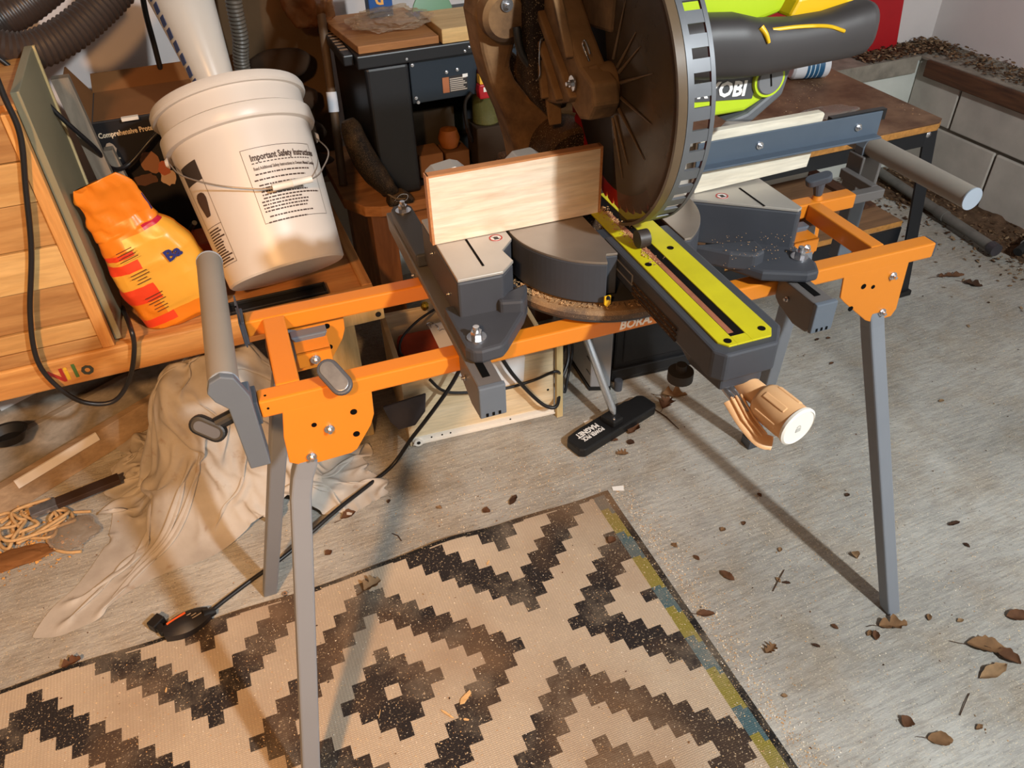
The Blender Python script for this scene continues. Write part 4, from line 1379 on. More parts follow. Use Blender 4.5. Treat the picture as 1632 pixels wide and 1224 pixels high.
text_b('Comprehensive Protection', 0.0150, frame((tp_.x, 0.9985, tp_.z), (1, 0, 0.012), (0, 0, 1)), 0.0003, bold=0.0004, squeeze=0.78).build('lettering', plain('cream_print', (226, 206, 176), 0.6), bx, world=True)
M_PICB = [plain('print_brown_%d' % i, c, 0.5) for i, c in enumerate(((150, 104, 74), (96, 66, 50), (196, 164, 136), (176, 96, 66)))]


def blob2d(bm, cx, cz, rx, rz, y, n=18, seed=0):
    rnd = random.Random(seed)
    pts = [(cx + rx * (0.8 + 0.35 * rnd.random()) * math.cos(2 * PI * i / n), cz + rz * (0.8 + 0.35 * rnd.random()) * math.sin(2 * PI * i / n)) for i in range(n)]
    bm.prism(pts, 'y', y, y + 0.0006)


for i, (px, py, rx, rz, m) in enumerate(((177, 238, 0.010, 0.014, 2), (192, 275, 0.009, 0.011, 0), (205, 303, 0.016, 0.016, 1), (240, 258, 0.020, 0.024, 0), (232, 286, 0.026, 0.013, 1), (268, 282, 0.016, 0.018, 2), (262, 268, 0.012, 0.016, 3))):
    p = at(px, py, Y=0.9992)
    b = B()
    blob2d(b, p.x, p.z, rx, rz, 0.9984 - i * 0.0002, seed=i)
    b.build('printed_picture', M_PICB[m], bx, world=True)
b = B()
for px, py, w in ((184, 253, 0.020), (196, 285, 0.026), (208, 314, 0.030)):
    p = at(px, py, Y=0.9992)
    b.box((p.x - w / 2, 0.9984, p.z - 0.0016), (p.x + w / 2, 0.9990, p.z + 0.0016))
o = b.build('caption_bars', plain('caption_cream', (190, 168, 140), 0.6), bx, world=True)
o['kind'] = 'stuff'
p = at(208, 190, Y=0.995)
B().box((p.x - 0.016, 0.985, 0.6835), (p.x + 0.016, 0.996, 0.690)).build('carton_tab', plain('tab_white', (220, 212, 200), 0.6), bx, world=True)

# ------------------------------------------------------------------ bucket with cyclone
M_PAIL = paint('white_pail_plastic', (212, 203, 194), 0.38, var=0.02, scale=4, spec=0.5)
M_PRINT = plain('brown_print', (70, 52, 44), 0.6)
BC = Vector((0.038, 0.635, 0.4655))
TILT = Matrix.Translation(BC) @ Matrix.Rotation(-0.640, 4, 'X') @ Matrix.Rotation(-0.073, 4, 'Y') @ Matrix.Scale(0.924, 4)


def front_pt(x, y, off=0.0):
    """point on the pail's front tangent plane seen at a pixel"""
    n = (TILT.to_3x3() @ Vector((0, -1, 0))).normalized()
    p0 = TILT @ Vector((0, -0.147, 0.2)) + n * off
    d = Vector(ray(x, y))
    c = Vector(CAM)
    return c + d * ((p0 - c).dot(n) / d.dot(n))


bk = thing('pail', 'large white plastic pail with lid and safety print tipped back on the play table', 'pail', BC)


def pail_r(z):
    return 0.1215 + (0.1435 - 0.1215) * z / 0.300


prof = [(0.0, 0.0), (0.118, 0.0), (0.1215, 0.004), (pail_r(0.10), 0.10), (pail_r(0.20), 0.20), (pail_r(0.285), 0.285)]
body = B().lathe(prof, 72, TILT).build('body', M_PAIL, bk, world=True, smooth=35)
B().lathe([(pail_r(0.285), 0.281), (0.1525, 0.282), (0.1555, 0.287), (0.1545, 0.310), (0.1500, 0.313), (0.1455, 0.313)], 72, TILT).build('reinforcing_collar', M_PAIL, bk, world=True, smooth=35)
B().lathe([(0.1455, 0.313), (0.1475, 0.352)], 72, TILT).build('upper_wall', M_PAIL, bk, world=True, smooth=35)
B().lathe([(0.1475, 0.348), (0.1545, 0.348), (0.1575, 0.352), (0.1575, 0.361), (0.1540, 0.368), (0.1440, 0.370), (0.1380, 0.366), (0.0, 0.366)], 72, TILT).build('lid', M_PAIL, bk, world=True, smooth=35)


def on_pail(ang, z, off=0.0):
    """ang from the -y side towards +x"""
    r = pail_r(z) + off
    return TILT @ Vector((r * math.sin(ang), -r * math.cos(ang), z))


def wrap_text(s, size, a0, z0, squeeze=1.0, bold=0.0):
    bb = text_b(s, size, Matrix.Identity(4), 0.0, bold=bold, squeeze=squeeze)
    bb.v = [tuple(on_pail(a0 + x / 0.137, z0 + y, 0.0006)) for x, y, _ in bb.v]
    return bb


def strip(bm, a0, a1, z0, z1, off=0.0005, n=None):
    n = n or max(2, int(abs(a1 - a0) / 0.05))
    vs = []
    for i in range(n + 1):
        a = a0 + (a1 - a0) * i / n
        vs += [on_pail(a, z0, off), on_pail(a, z1, off)]
    bm.add(vs, [(2 * i, 2 * i + 2, 2 * i + 3, 2 * i + 1) for i in range(n)])


A0, A1, Z0, Z1 = -0.13, 1.00, 0.085, 0.226
b = B()
strip(b, A0, A1, Z1, Z1 + 0.0009)
strip(b, A0, A1, Z0, Z0 + 0.0009)
strip(b, A0, A0 + 0.006, Z0, Z1, n=1)
strip(b, A1, A1 + 0.006, Z0, Z1, n=1)
b.build('label_border', M_PRINT, body, world=True)
wrap_text('Important Safety Instructions', 0.0172, A0 + 0.10, 0.2035, 0.74, 0.0006).build('lettering', M_PRINT, body, world=True)
wrap_text('Read Additional Safety Instructions in Owners Manual Carefully', 0.0085, A0 + 0.10, 0.1855, 0.66, 0.0002).build('lettering', M_PRINT, body, world=True)
b = B()
rnd = random.Random(3)
for x in range(18):
    strip(b, A0 + 0.10 + x * 0.054, A0 + 0.136 + x * 0.054, 0.1975, 0.1995)
z = 0.176
while z > 0.080:
    a = A0 + (0.06 if int(z * 1000) % 3 == 0 else 0.10)
    end = A1 - rnd.uniform(0.05, 0.45)
    while a < end:
        w = rnd.uniform(0.02, 0.07)
        strip(b, a, min(end, a + w), z, z + 0.0028)
        a += w + 0.012
    z -= 0.0062 if rnd.random() < 0.72 else 0.0105
o = b.build('small_print', M_PRINT, body, world=True)
o['kind'] = 'stuff'
# left warning panel: dark square, drawn outline of a toddler at a pail, print
b = B()
L0, L1 = -1.22, -0.80
strip(b, L0, L1, 0.206, 0.244)
b.build('warning_square', plain('dark_print', (58, 48, 42), 0.6), body, world=True)
b = B()
strip(b, L1, L1 + 0.006, 0.04, 0.244, n=1)
strip(b, L0, L0 + 0.006, 0.04, 0.244, n=1)
strip(b, L0, L1, 0.118, 0.119)
strip(b, L0, L1, 0.040, 0.041)
b.build('label_border', M_PRINT, body, world=True)
b = B()
cen = (-1.0, 0.162)
pts = [(cen[0] + (0.11 + 0.025 * math.sin(3 * t)) * math.cos(t), cen[1] + (0.030 + 0.006 * math.cos(2 * t)) * math.sin(t)) for t in [2 * PI * i / 20 for i in range(20)]]
b.add([on_pail(a, z, 0.0006) for a, z in pts], [tuple(range(20))])
b.build('warning_figure', M_PRINT, body, world=True)
b = B()
for zz in range(13):
    z = 0.110 - zz * 0.0054
    strip(b, L0 + 0.03, L1 - rnd.uniform(0.02, 0.14), z, z + 0.0030)
o = b.build('small_print', M_PRINT, body, world=True)
o['kind'] = 'stuff'
# wire bail with its grip
e0 = TILT @ Vector((-0.149, -0.030, 0.268))
e1 = TILT @ Vector((0.150, 0.02, 0.262))
g0 = front_pt(434, 299, 0.012)
g1 = front_pt(497, 285, 0.008)
path = smooth_path([e0, front_pt(290, 280, -0.025), front_pt(345, 295, 0.0), front_pt(405, 301, 0.008), g0, g1, front_pt(516, 265, -0.03), front_pt(523, 240, -0.06), e1], 8)
wb = B().tube(path, 0.0014, 8).build('wire_bail', paint('bail_wire', (170, 160, 150), 0.35, 0.7), bk, world=True, smooth=60)
gm = g0.lerp(g1, 0.5)
B().tube([g0, g0.lerp(g1, 0.48), gm, g0.lerp(g1, 0.52), g1], [0.0062, 0.0062, 0.0072, 0.0062, 0.0062], 14).build('bail_grip', M_CREAM, wb, world=True, smooth=40)
for e in (e0, e1):
    B().tube([e + Vector((-0.006 if e is e0 else 0.006, 0, 0)), e], [0.006, 0.011], 14).build('bail_ear', M_PAIL, bk, world=True, smooth=40)
# dust cyclone cone standing in the lid
M_CONE = paint('milky_cone', (198, 192, 184), 0.28, var=0.03, scale=4, spec=0.6)
cy = thing('dust_cyclone', 'milky plastic dust cyclone cone standing in the lid of the white pail', 'cyclone', TILT @ Vector((-0.010, 0.005, 0.3665)))
CT = TILT @ Matrix.Translation((-0.010, 0.005, 0.3665)) @ Matrix.Rotation(math.radians(-2.0), 4, 'Y')
cone = B().lathe([(0.0, 0.0), (0.034, 0.0), (0.036, 0.006), (0.062, 0.22), (0.072, 0.30), (0.0, 0.30)], 48, CT).build('cone', M_CONE, cy, world=True, smooth=35)
b = B()
for i in range(10):
    z = 0.045 + i * 0.026
    r = 0.0365 + z * 0.1195
    a = PI + 0.50
    b.cbox((0, 0, 0), (0.001, 0.014, 0.020), CT @ Matrix.Rotation(a, 4, 'Z') @ Matrix.Translation((r + 0.0008, 0, z)))
b.build('blue_tape', plain('tape_blue', (52, 64, 104), 0.6), cone, world=True)

# black shape added as the shade in the gap under the tipped pail
b = B().box((-0.088, 0.633, 0.3965), (0.105, 0.673, 0.401))
b.box((-0.088, 0.633, 0.401), (-0.084, 0.673, 0.409)).box((0.101, 0.633, 0.401), (0.105, 0.673, 0.409)).box((-0.084, 0.633, 0.401), (0.101, 0.637, 0.409)).box((-0.084, 0.669, 0.401), (0.101, 0.673, 0.409))
tag(b.build('gap_shade', M_BLACK, bevel=0.001), 'shallow black shape added as the shade in the gap under the tipped pail', 'gap_shade')
# orange case peeking out behind the pail
tag(B().box((-0.125, 0.822, 0.3965), (-0.088, 0.90, 0.47)).build('tool_case', paint('orange_case', (214, 92, 36), 0.45), bevel=0.006), 'small orange case peeking out left of the pail base', 'case')
# black flat box at the left of the pail base
b = B().box((-0.215, 0.900, 0.3965), (-0.13, 0.955, 0.43))
o = b.build('flat_box', M_BLACK, bevel=0.002)
tag(o, 'flat black box with a white stripe between bag and carton', 'box')
B().box((-0.2152, 0.8995, 0.412), (-0.13, 0.9002, 0.416)).build('stripe', M_WHITE, o, world=True)

# ------------------------------------------------------------------ orange bag
M_BAGO = paint('bag_orange', (216, 122, 26), 0.35, var=0.06, scale=10, spec=0.5)
M_BAGY = paint('bag_yellow', (222, 162, 56), 0.35, var=0.06, scale=10, spec=0.5)
M_BAGR = paint('bag_red', (222, 66, 34), 0.35, var=0.06, scale=10, spec=0.5)
M_BAGB = plain('bag_blue', (34, 40, 110), 0.4)
M_BAGC = plain('bag_crimson', (176, 24, 58), 0.4)
M_BAGG = plain('bag_grey', (150, 130, 110), 0.5)


def soft_bag():
    # spine leans left; sections are rounded boxes
    sp_ = [(-0.168, 0.690, 0.4005, 0.074, 0.036), (-0.170, 0.690, 0.412, 0.083, 0.045), (-0.178, 0.690, 0.450, 0.086, 0.048), (-0.190, 0.691, 0.495, 0.086, 0.048), (-0.202, 0.692, 0.535, 0.080, 0.044),
           (-0.212, 0.693, 0.568, 0.070, 0.036), (-0.221, 0.694, 0.592, 0.060, 0.024), (-0.226, 0.692, 0.612, 0.056, 0.012), (-0.232, 0.688, 0.640, 0.054, 0.006), (-0.240, 0.682, 0.668, 0.050, 0.004), (-0.247, 0.678, 0.690, 0.040, 0.003)]
    n, ns = 64, 60
    sp_ = [(a + 0.008, b_, c_, d_, e_) for a, b_, c_, d_, e_ in sp_]
    axis = Vector((-0.27, 0, 0.96)).normalized()
    sx = Vector((0.96, 0, 0.27)).normalized()
    b = B()
    vs, meta = [], []
    for i in range(ns + 1):
        t = i / ns * (len(sp_) - 1)
        q = min(len(sp_) - 2, int(t))
        f = t - q
        f = f * f * (3 - 2 * f)
        c = [sp_[q][u] * (1 - f) + sp_[q + 1][u] * f for u in range(5)]
        for j in range(n):
            a = 2 * PI * j / n
            ca, sa = math.cos(a), math.sin(a)
            ex = 0.72
            px = math.copysign(abs(ca) ** ex, ca) * c[3]
            py = math.copysign(abs(sa) ** ex, sa) * c[4]
            p = Vector((c[0], c[1], c[2])) + sx * px + Vector((0, 1, 0)) * py
            cr = 0.0045 * mnoise.noise(Vector((p.x * 28, p.y * 28, p.z * 22))) + 0.003 * mnoise.noise(Vector((p.x * 75 + p.z * 40, 3, p.z * 55)))
            if i > ns * 0.6:
                cr += 0.010 * mnoise.noise(Vector((p.x * 30, 7, p.z * 30)))
            p += (sx * ca + Vector((0, sa, 0))).normalized() * cr
            if p.z < 0.3985:
                p.z = 0.3985
            vs.append(p)
    fs = []
    for i in range(ns):
        for j in range(n):
            fs.append((i * n + j, i * n + (j + 1) % n, (i + 1) * n + (j + 1) % n, (i + 1) * n + j))
            u = (j + 0.5) / n          # 0.75 faces the viewer, 0.5 left, 0 right
            v = (i + 0.5) / ns
            meta.append((u, v))
    fs.append(tuple(range(n))[::-1])
    fs.append(tuple(ns * n + j for j in range(n)))
    meta += [(0, 0), (0, 1)]
    b.add(vs, fs)
    mi = []
    for u, v in meta:
        m = 0
        if 0.72 < u < 1.0 and 0.16 < v < 0.56:
            m = 1
        if 0.52 < u < 0.73:
            if 0.13 < v < 0.17 or 0.25 < v < 0.34 or 0.40 < v < 0.455 or 0.47 < v < 0.50:
                m = 2
            elif 0.34 <= v <= 0.40 or 0.455 <= v <= 0.47:
                m = 1
        if 0.80 < u < 0.98 and 0.56 < v < 0.62:
            m = 3
        if 0.56 < u < 0.66 and 0.045 < v < 0.10:
            m = 4
        if v > 0.66 and 0.94 < u < 0.99 and v < 0.80:
            m = 5
        mi.append(m)
    b.mi = mi
    o = b.build('soda_bag', [M_BAGO, M_BAGY, M_BAGR, M_BAGC, M_BAGG, M_BAGB], smooth=180)
    return tag(o, 'crumpled orange and yellow plastic bag of powder slumped against the cabinet', 'bag')


bag = soft_bag()
pB = at(271, 412, Y=0.6385)
text_b('Ba', 0.030, frame((pB.x - 0.004, 0.6415, pB.z - 0.008), (0.93, 0.30, 0.30), (-0.27, 0, 0.96)), 0.0005, bold=0.001).build('lettering', M_BAGB, bag, world=True)
b = B()
rnd = random.Random(5)
for i in range(22):
    px = 205 + i * 3.0
    py = 400 + i * 4.4
    if i in (4, 5, 6, 7, 12, 13, 14, 15):
        continue
    p = at(px - 8, py, Y=0.6405)
    w = rnd.uniform(0.018, 0.036)
    b.cbox((0, 0, 0), (w, 0.0006, 0.0014), Matrix.Translation((p.x, p.y - 0.0005, p.z)) @ Matrix.Rotation(math.radians(-17), 4, 'Y'))
o = b.build('small_print', plain('bag_print', (96, 44, 20), 0.5), bag, world=True)
o['kind'] = 'stuff'

# ------------------------------------------------------------------ hoses and cords at the back left
M_HOSE = paint('dark_brown_hose', (62, 50, 44), 0.4, var=0.08)
M_HOSE2 = paint('grey_hose', (92, 84, 74), 0.45, var=0.08)
b = hose_b([at(-70, -10, Y=0.98), at(-30, 62, Y=0.93), at(35, 82, Y=0.93), at(95, 62, Y=0.96), at(150, 20, Y=1.0), at(205, -40, Y=1.05), at(250, -120, Y=1.1)], 0.034, 0.0105, 22, 0.10, 10)
tag(b.build('vacuum_hose', M_HOSE, smooth=50), 'thick brown corrugated vacuum hose looping over the cabinet top', 'hose')
b = hose_b([at(-70, 80, Y=1.03), at(-20, 42, Y=1.06), at(40, 8, Y=1.09), at(100, -40, Y=1.12)], 0.034, 0.0105, 22, 0.06, 10)
tag(b.build('vacuum_hose', M_HOSE, smooth=50), 'thick dark hose length behind the looping hose, top left corner', 'hose')
b = hose_b([at(365, -80, Y=1.12), at(372, 0, Y=1.12), at(383, 60, Y=1.13), at(392, 130, Y=1.15), Vector((0.108, 1.16, 0.40))], 0.018, 0.008, 16, 0.14, 10)
tag(b.build('vacuum_hose', M_HOSE2, smooth=50), 'slim grey ribbed hose hanging upright right of the cyclone cone', 'hose')
M_CORD = paint('black_cord', (26, 25, 27), 0.4, var=0.05)


def cord(pts, r, name, label, n=8, sub=8):
    return tag(B().tube(smooth_path(pts, sub), r, n).build(name, M_CORD, smooth=60), label, 'cord')


cord([at(-30, 60, Y=0.60), at(5, 150, Y=0.60), at(32, 215, Y=0.600), at(41, 300, Y=0.600), at(50, 400, Y=0.600), at(48, 500, Y=0.598), at(58, 570, Y=0.592), at(85, 610, Y=0.592), at(130, 640, Y=0.592), at(180, 640, Y=0.592), at(206, 605, Y=0.592), at(214, 555, Y=0.592), at(208, 522, Y=0.60), at(195, 490, Z=0.4)],
     0.0045, 'power_cord', 'thick black cord hanging down the cabinet front and looping under the table edge')
cord([at(-20, 80, Y=0.86), at(25, 115, Y=0.86), at(95, 185, Y=0.86), at(150, 235, Y=0.88), at(178, 268, Y=0.93), at(205, 262, Y=0.96), at(238, 225, Y=0.97), at(262, 200, Y=0.985)],
     0.0045, 'power_cord', 'black cord sagging from the hose across the printed carton')
cord([at(222, -40, Y=1.24), at(232, 20, Y=1.24), at(248, 80, Y=1.24), at(259, 130, Y=1.24), at(255, 170, Y=1.25)],
     0.006, 'power_cord', 'black cord hanging down the white wall left of the cyclone')
cord([at(310, 355, Y=0.80), at(298, 375, Z=0.402), at(292, 400, Z=0.402), at(296, 425, Z=0.402)], 0.005, 'power_cord', 'short black cord between the orange bag and the pail')

# ------------------------------------------------------------------ under the table
M_OLDW = wood('old_board', (146, 122, 96), (178, 152, 122), 'x', 0.8, 0.75)
M_OLDG = wood('old_grey_board', (134, 126, 114), (164, 154, 140), 'x', 0.8, 0.75)
M_LITEDGE = paint('lit_edge_white', (222, 218, 214), 0.5, var=0.05)  # cool lamplight on the board edges, put in as white colour


def lean_board(p0, p1, h, depth, m, lab, edge=None):
    """board on edge along p0-p1 (bottom front), leaning back"""
    p0, p1 = Vector(p0), Vector(p1)
    t = (p1 - p0).normalized()
    bk_ = Vector((-t.y, t.x, 0)).normalized()
    up = Vector((0, 0, 1)) * h
    q = []
    for zz, off in ((Vector((0, 0, 0)), 0.0), (up, depth * 0.6)):
        for p, s in ((p0, 0), (p1, 0), (p1, depth), (p0, depth)):
            q.append(p + zz + bk_ * (off + s))
    o = B().hexa(q).build('board', m, bevel=0.0015)
    tag(o, lab, 'board', 'old boards stored under the play table')
    if edge:
        e = B()
        a, c = edge
        A = q[4].lerp(q[5], a)
        C = q[4].lerp(q[5], c)
        e.hexa([A + Vector((0, 0, -0.017)) - bk_ * 0.008, C + Vector((0, 0, -0.017)) - bk_ * 0.008, C + bk_ * 0.001 + Vector((0, 0, -0.017)), A + bk_ * 0.001 + Vector((0, 0, -0.017)),
                A + Vector((0, 0, 0.001)) - bk_ * 0.002, C + Vector((0, 0, 0.001)) - bk_ * 0.002, C + bk_ * 0.002 + Vector((0, 0, 0.001)), A + bk_ * 0.002 + Vector((0, 0, 0.001))])
        e.build('lit_edge_strip', M_LITEDGE, o, world=True)
    return o


lean_board((-0.66, 0.69, 0.0005), (-0.31, 0.90, 0.0005), 0.060, 0.022, M_OLDW, 'front old brown board with lamplight on its edge painted as a broken white strip under the table', (0.16, 0.62))
lean_board((-0.70, 0.76, 0.0005), (-0.30, 0.985, 0.0005), 0.105, 0.018, M_OLDG, 'middle old grey board under the table behind the brown one')
lean_board((-0.74, 0.80, 0.0005), (-0.28, 1.06, 0.0005), 0.165, 0.018, M_OLDG, 'tall old grey board with lamplight on its edge painted white under the table', (0.28, 0.62))
lean_board((-0.78, 0.87, 0.0005), (-0.26, 1.15, 0.0005), 0.215, 0.018, M_OLDW, 'rearmost tall dark board under the table')
# dark bar with a shiny galvanised end
M_GALV = paint('galvanised', (176, 180, 190), 0.25, 0.8, var=0.3, scale=70)
pa, pb = at(50, 818, Z=0.03), at(190, 762, Z=0.03)
o = tag(B().bar(pa, pb, 0.026, 0.012).build('metal_bar', paint('dark_bar', (70, 54, 48), 0.5, 0.3), bevel=0.001), 'dark metal bar with a shiny end lying on the rope', 'bar')
B().bar(pa - (pb - pa) * 0.01, pa.lerp(pb, 0.28), 0.0265, 0.0125).build('shiny_end', M_GALV, o, world=True, bevel=0.001)
# rope
M_ROPE = paint('sisal_rope', (196, 162, 118), 0.9, var=0.15, scale=80, spec=0.1, bump=0.3)
rnd = random.Random(11)
pts = []
c0 = at(60, 835, Z=0.006)
for i in range(46):
    a = i * 0.9 + rnd.uniform(-0.5, 0.5)
    r = rnd.uniform(0.03, 0.085)
    pts.append(Vector((c0.x + r * math.cos(a) * 1.0 - 0.02 + 0.04 * math.sin(i * 0.2), c0.y + r * math.sin(a) * 0.75, 0.006 + 0.011 * rnd.random() + 0.008 * max(0, math.sin(i * 0.35)))))
tag(B().tube(smooth_path(pts, 7), 0.0036, 7).build('rope', M_ROPE, smooth=60), 'tangled tan sisal rope heaped on the floor under the table', 'rope')
pts = [at(x, y, Z=0.006) for x, y in ((145, 815), (110, 818), (80, 832), (74, 855), (85, 873), (105, 880), (130, 879))]
tag(B().tube(smooth_path(pts, 8), 0.0034, 7).build('rope', M_ROPE, smooth=60), 'single loop of pale rope beside the plastic scrap', 'rope')
pts = [at(x, y, Z=0.007) for x, y in ((0, 806), (22, 803), (35, 818), (20, 848), (55, 842), (5, 858))]
tag(B().tube(smooth_path(pts, 8), 0.0034, 7).build('rope', M_ROPE, smooth=60), 'stray pale rope strand at the left picture edge', 'rope')
# clear plastic scrap
M_CLEAR = clear('clear_film', (236, 230, 222), (190, 182, 172), 0.30, 0.12, 0.8)


def crumple(name, c, size, mat, label, cat, seed=0, sub=4, amp=0.35, fine=1.0):
    bm = bmesh.new()
    bmesh.ops.create_icosphere(bm, subdivisions=sub, radius=1.0)
    vs, fs = [], []
    for v in bm.verts:
        p = v.co.copy()
        n = mnoise.noise(p * 1.6 + Vector((seed * 7.3, 0, 0))) + 0.6 * fine * abs(mnoise.noise(p * 4.1 + Vector((0, seed * 3.1, 0)))) + 0.3 * fine * mnoise.noise(p * 9.0)
        p = p * (1 + amp * n)
        q = Vector((c[0] + p.x * size[0], c[1] + p.y * size[1], c[2] + (p.z + 1.0) * size[2]))
        if q.z < c[2] + 0.0006:
            q.z = c[2] + 0.0006
        vs.append(q)
    for f in bm.faces:
        fs.append(tuple(v.index for v in f.verts))
    bm.free()
    b = B()
    b.add(vs, fs)
    return tag(b.build(name, mat, smooth=32 if fine > 0.8 else 180), label, cat)


pc = at(120, 855, Z=0.0)
crumple('plastic_scrap', (pc.x, pc.y, 0.0005), (0.045, 0.042, 0.012), M_CLEAR, 'crumpled clear plastic scrap next to the drop cloth', 'plastic scrap', 2)
pc = at(25, 895, Z=0.0)
crumple('cardboard_scrap', (pc.x, pc.y, 0.0005), (0.075, 0.022, 0.007), M_CARD, 'torn brown cardboard scrap on the floor at the left', 'cardboard scrap', 4)
pc = at(38, 880, Z=0.0)
sp = [(pc.x + random.gauss(0, 0.05), pc.y + random.gauss(0, 0.03), 0.001 + random.random() * 0.004, random.uniform(0.001, 0.004), random.uniform(0.3, 0.8), 0.3) for _ in range(500)]
flakes(sp, [paint('golden_dust', (214, 160, 92), 0.95, var=0.2, scale=90, spec=0.05)], 'sawdust_pile', 'small golden sawdust pile in front of the rope')
# dark oval dish behind
pd_ = at(35, 727, Z=0.0)
o = tag(B().lathe([(0.0, 0.0), (0.03, 0.0), (0.042, 0.022), (0.044, 0.024), (0.038, 0.022), (0.028, 0.004), (0.0, 0.004)], 30, Matrix.Translation((-0.60, 0.80, 0.1215)) @ Matrix.Diagonal((1, 0.75, 1, 1))).build('dish', M_BLACK, smooth=40), 'small black dish resting on the boards under the table', 'dish')
o.hide_render = False


# ------------------------------------------------------------------ drop cloth: a small mass-spring settling run
def cloth_material():
    t = NT('canvas_cloth')
    v = t.coord()
    f = t.noise(v, 6, 6, 0.6)
    c = t.ramp(f, [(0.3, srgb(158, 150, 141)), (0.6, srgb(188, 182, 174)), (0.8, srgb(168, 156, 140))])
    c = t.mix(t.ramp(t.noise(v, 30, 4), [(0.62, k(0)), (0.75, k(0.5))]), c, srgb(140, 112, 84))
    t.l(c, t.b.inputs['Base Color'])
    t.b.inputs['Roughness'].default_value = 0.9
    t.b.inputs['Specular IOR Level'].default_value = 0.15
    t.bump(t.noise(v, 300, 2), 0.1, 0.001)
    return t.m


def drop_cloth():
    rng = np.random.default_rng(5)
    NX, NY = 110, 96
    h = 0.0088

    def noise2(seed, nx, ny, f):
        out = np.zeros((ny, nx))
        for j in range(ny):
            for i in range(nx):
                out[j, i] = mnoise.noise(Vector((i * f, j * f, seed)))
        return out

    def ground(x, y):
        g = 0.30 * np.exp(-(((x + 0.155) / 0.150) ** 4) - (((y - 0.690) / 0.105) ** 2))
        g += 0.15 * np.exp(-(((x + 0.19) / 0.14) ** 4) - (((y - 0.575) / 0.075) ** 2))
        g += 0.05 * np.exp(-(((x + 0.06) / 0.08) ** 2) - (((y - 0.50) / 0.06) ** 2))
        m = np.clip(g / 0.12, 0, 1)
        rd = np.abs(np.sin(17 * x + 9 * y + 1.6 * np.sin(11 * y + 6 * x))) + 0.6 * np.abs(np.sin(-13 * x + 19 * y + 1.2 * np.sin(15 * x)))
        g = np.minimum(g, 0.30) + m * (0.034 * (1.0 - rd))
        return np.clip(g, 0, 0.325) + 0.003
    u = np.linspace(-0.5, 0.5, NX)[None, :].repeat(NY, 0)
    v = np.linspace(-0.5, 0.5, NY)[:, None].repeat(NX, 1)
    # squeeze the sheet into the footprint; a tongue reaches to the front left
    X = -0.165 + u * (0.46 + 0.06 * (0.5 - v)) - np.clip(-v - 0.25, 0, 1) * np.clip(-u - 0.05, 0, 1) * 1.7
    Y = 0.640 + v * 0.36 - np.clip(-v - 0.12, 0, 1) * np.clip(-u - 0.02, 0, 1) * 0.80
    n1 = noise2(1.0, NX, NY, 0.055) + 0.5 * noise2(2.5, NX, NY, 0.13)
    n2 = noise2(4.0, NX, NY, 0.10)
    X = X + 0.030 * n1
    Y = Y + 0.024 * noise2(9.0, NX, NY, 0.05)
    Z = ground(X, Y) + 0.03 + 0.07 * np.abs(n1) + 0.02 * n2
    P = np.stack([X, Y, Z], -1)
    V = np.zeros_like(P)
    groups = []

    def pair(dy, dx, k_):
        L = h * math.hypot(dx, dy)
        groups.append((dy, dx, L, k_))
    pair(0, 1, 0.5)
    pair(1, 0, 0.5)
    pair(1, 1, 0.25)
    pair(1, -1, 0.25)
    pair(0, 3, 0.2)
    pair(3, 0, 0.2)
    pair(0, 7, 0.25)
    pair(7, 0, 0.25)
    dt = 0.010
    for step in range(130):
        V[..., 2] -= 9.8 * dt
        V *= 0.94
        Q = P + V * dt
        for it in range(5):
            for dy, dx, L, k_ in groups:
                ys, ye = slice(0, NY - dy), slice(dy, NY)
                if dx >= 0:
                    xs, xe = slice(0, NX - dx), slice(dx, NX)
                else:
                    xs, xe = slice(-dx, NX), slice(0, NX + dx)
                d = Q[ye, xe] - Q[ys, xs]
                l = np.sqrt((d ** 2).sum(-1, keepdims=True)) + 1e-9
                if max(abs(dx), dy) > 1:
                    # bending only: push apart when folded tighter than a soft crease
                    c = np.minimum(0, l - L * (0.80 if max(abs(dx), dy) == 3 else 0.52)) / l * d * 0.5 * k_
                else:
                    c = (l - L) / l * d * 0.5 * k_
                c = np.clip(c, -0.004, 0.004)
                Q[ys, xs] += c
                Q[ye, xe] -= c
            g = ground(Q[..., 0], Q[..., 1])
            under = Q[..., 2] < g
            Q[..., 2] = np.where(under, g, Q[..., 2])
            hit = under[..., None] * np.array([1, 1, 0.0])
            Q = Q * (1 - hit * 0.75) + P * (hit * 0.75)
            Q[..., 2] = np.where(Q[..., 1] > 0.605, np.minimum(Q[..., 2], 0.338), Q[..., 2])
        V = (Q - P) / dt
        V = np.clip(V, -1.2, 1.2)
        P = Q
    for _ in range(1):
        S = P.copy()
        S[1:-1, 1:-1] = (P[:-2, 1:-1] + P[2:, 1:-1] + P[1:-1, :-2] + P[1:-1, 2:]) / 4
        P = P * 0.4 + S * 0.6
    P[..., 2] = np.maximum(P[..., 2], 0.002)
    vs = [tuple(p) for p in P.reshape(-1, 3)]
    fs = [(j * NX + i, j * NX + i + 1, (j + 1) * NX + i + 1, (j + 1) * NX + i) for j in range(NY - 1) for i in range(NX - 1)]
    b = B()
    b.add(vs, fs)
    o = b.build('drop_cloth', cloth_material(), smooth=180)
    md = o.modifiers.new('sub', 'SUBSURF')
    md.levels = 1
    md.render_levels = 1
    return tag(o, 'crumpled off-white canvas drop cloth heaped under the edge of the play table', 'drop cloth')


drop_cloth()
